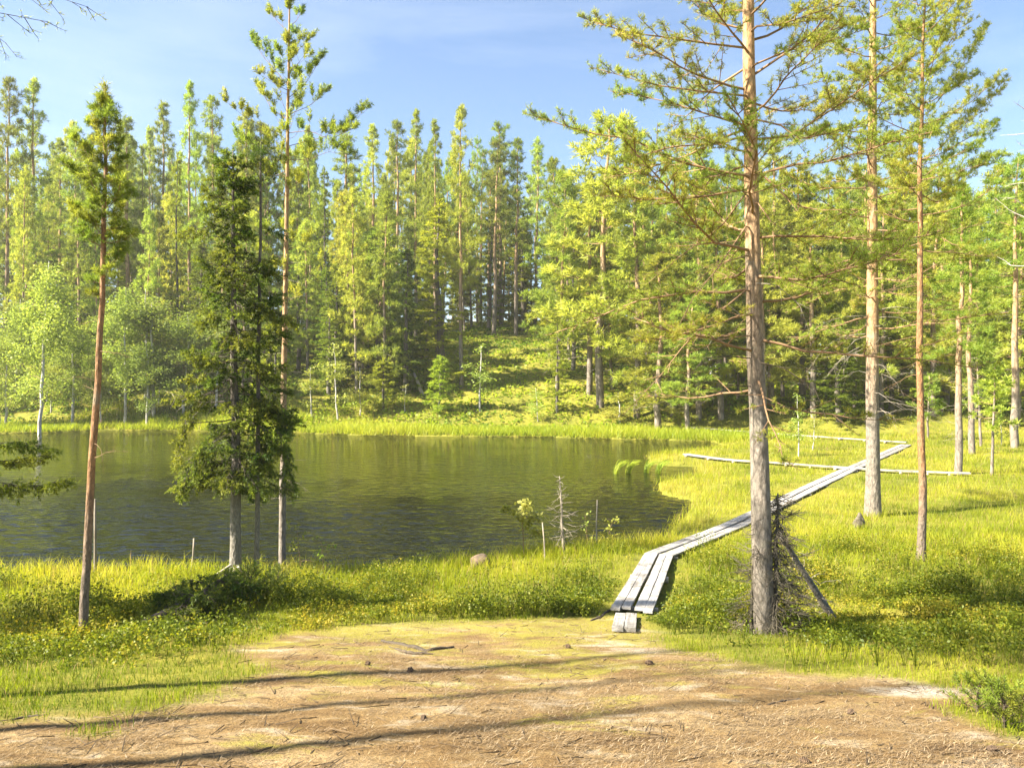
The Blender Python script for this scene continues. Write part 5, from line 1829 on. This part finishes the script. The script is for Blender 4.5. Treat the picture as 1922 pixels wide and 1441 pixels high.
# 5. needle litter and twigs on the bare earth
mb = MB()
x, y = sample(rng, 170000, 2.8, 10.0, 2.2)
dmk = dirt_mask(x, y)
k = (dmk > .5) & (rng.random(len(x)) < .25 + 1.0 * smooth(.40, .62, fbm(x, y, 1.3, 111)))
x, y = x[k], y[k]; n = len(x)
z = H(x, y) + .006
az = rng.normal(size=n) * .9
ln = .022 + .032 * rng.random(n)
e = np.stack([np.cos(az) * ln, np.sin(az) * ln, rng.random(n) * .02], 1)
sdv = np.stack([-np.sin(az), np.cos(az), np.zeros(n)], 1) * (.0013 + .0012 * rng.random(n))[:, None]
P = np.stack([x, y, z], 1)
v = np.stack([P - sdv, P + sdv, P + e], 1).reshape(-1, 3)
mb.add(v, np.arange(n * 3).reshape(-1, 3), np.repeat(np.clip(.5 + .28 * rng.normal(size=n), 0, 1), 3))
x, y = sample(rng, 1500, 2.8, 9.5, 2.0); k = dirt_mask(x, y) > .5; x, y = x[k], y[k]; n = len(x)
az = rng.random(n) * 6.283; ln = .05 + .16 * rng.random(n) ** 2
P = np.stack([x, y, H(x, y) + .012], 1)
v, t = sticks(P, P + np.stack([np.cos(az) * ln, np.sin(az) * ln, rng.normal(size=n) * .01], 1), .0045, .002)
mb.add(v, t, np.clip(.2 + .15 * rng.random(len(v)), 0, 1))
o = mb.obj('needle_litter', M['litter']); tag(o, 'dry pine needles and twig bits strewn over the bare earth', kind='stuff')

# 6. pine cones, bark and roots on the bare earth
def cone_mesh():
    mb = MB()
    rings, seg = 13, 12
    v = []
    for i in range(rings):
        t = i / (rings - 1)
        r = .020 * math.sin(math.pi * (.08 + .86 * t)) ** .75 * (1.0 if i % 2 else .74)
        for j in range(seg):
            a = 2 * math.pi * (j + .5 * (i % 2)) / seg
            rr = r * (1.12 if j % 2 == 0 else .88)
            v.append((rr * math.cos(a), -.028 + .056 * t, rr * math.sin(a)))
    tr = []
    for i in range(rings - 1):
        for j in range(seg):
            a, b_ = i * seg + j, i * seg + (j + 1) % seg
            tr += [(a, b_, b_ + seg), (a, b_ + seg, a + seg)]
    mb.add(v, tr)
    return mb.mesh('pine_cone', M['cone'])


cm = cone_mesh()
for k, (px, py, lab) in enumerate([(795, 1352, 'dark pine cone lying alone near the middle of the bottom edge'), (1218, 1247, 'dark pine cone on the earth below the loose step board'),
                                   (1066, 1216, 'dark pine cone on the earth left of the loose step board'), (1597, 1340, 'brown pine cone on the earth in front of the thick pine'),
                                   (1510, 1434, 'pine cone at the bottom edge right of the middle'), (770, 1262, 'small pine cone on the mossy earth left of the middle'),
                                   (1862, 1412, 'pine cone in the lower right corner below the seedling'), (690, 1248, 'small pine cone among the bark bits on the mossy earth')]):
    p = hit(px, py)
    o = bpy.data.objects.new('pine_cone', cm); COL.objects.link(o)
    o.location = (p[0], p[1], p[2] + .016); o.rotation_euler = (.2, .3 * k, 1.9 * k); s_ = 1.0 + .12 * ((k * 7) % 4); o.scale = (s_, s_, s_)
    tag(o, lab, 'pine cone', 'pine cones on the bare earth')

def root_on_ground(name, label, cat, pts, r, seed, mat):
    rng = np.random.default_rng(seed)
    W = interp(np.array([hit(a, b) for a, b in pts]), np.linspace(0, 1, 14))
    W[:, 2] = H(W[:, 0], W[:, 1]) + r * .25 + rng.normal(size=14) * r * .3
    b = W[0].copy()
    mb = MB(); v, t = tube(W - b, r * (.5 + .5 * np.sin(np.linspace(.35, 2.9, 14))), 6, .1, rng); mb.add(v, t)
    o = mb.obj(name, mat, None, True, tuple(b))
    return tag(o, label, cat)


root_on_ground('tree_root', 'dark root surfacing on the mossy earth left of the middle', 'root', [(716, 1204), (760, 1212), (800, 1222), (852, 1216)], .022, 601, M['twig_dark'])
root_on_ground('tree_root', 'short dark root beside the longer one on the mossy earth', 'root', [(730, 1216), (770, 1226), (812, 1228)], .016, 602, M['twig_dark'])
root_on_ground('tree_root', 'dark root at the grass edge just left of the boardwalk end', 'root', [(1108, 1166), (1128, 1158), (1146, 1146)], .022, 603, M['twig_dark'])
root_on_ground('fallen_branch', 'dark fallen twig on the earth at the lower right', 'branch', [(1440, 1322), (1480, 1316), (1530, 1312), (1560, 1305)], .009, 604, M['twig_dark'])
root_on_ground('fallen_branch', 'dark fallen twig across the earth in the lower left', 'branch', [(20, 1352), (50, 1346), (92, 1344)], .010, 605, M['twig_dark'])
root_on_ground('fallen_branch', 'thin dry stick at the grass edge below the fallen spruce', 'branch', [(310, 1178), (334, 1184), (366, 1180)], .009, 606, M['twig_dark'])
tot = sum(len(m_.polygons) for m_ in bpy.data.meshes)
print('unique tris', tot, 'objects', len(bpy.data.objects))

# ------------------------------------------------------------------ thin summer haze
hm, n_, l_, out_ = new_mat('haze')
pv = n_.new('ShaderNodeVolumePrincipled')
pv.inputs['Color'].default_value = (1.0, .97, .90, 1)
pv.inputs['Density'].default_value = 0.0004
pv.inputs['Anisotropy'].default_value = 0.25
l_.new(pv.outputs[0], out_.inputs['Volume'])
mb = MB()
X, Y0, Y1, Z0, Z1 = 720, -130, 910, -4, 48
vv = [(x, y, z) for x in (-X, X) for y in (Y0, Y1) for z in (Z0, Z1)]
mb.add(vv, [(0,1,3),(0,3,2),(4,6,7),(4,7,5),(0,4,5),(0,5,1),(2,3,7),(2,7,6),(0,2,6),(0,6,4),(1,5,7),(1,7,3)])
o = mb.obj('haze', hm); tag(o, 'thin sunlit summer haze over the lake and forest', kind='stuff')
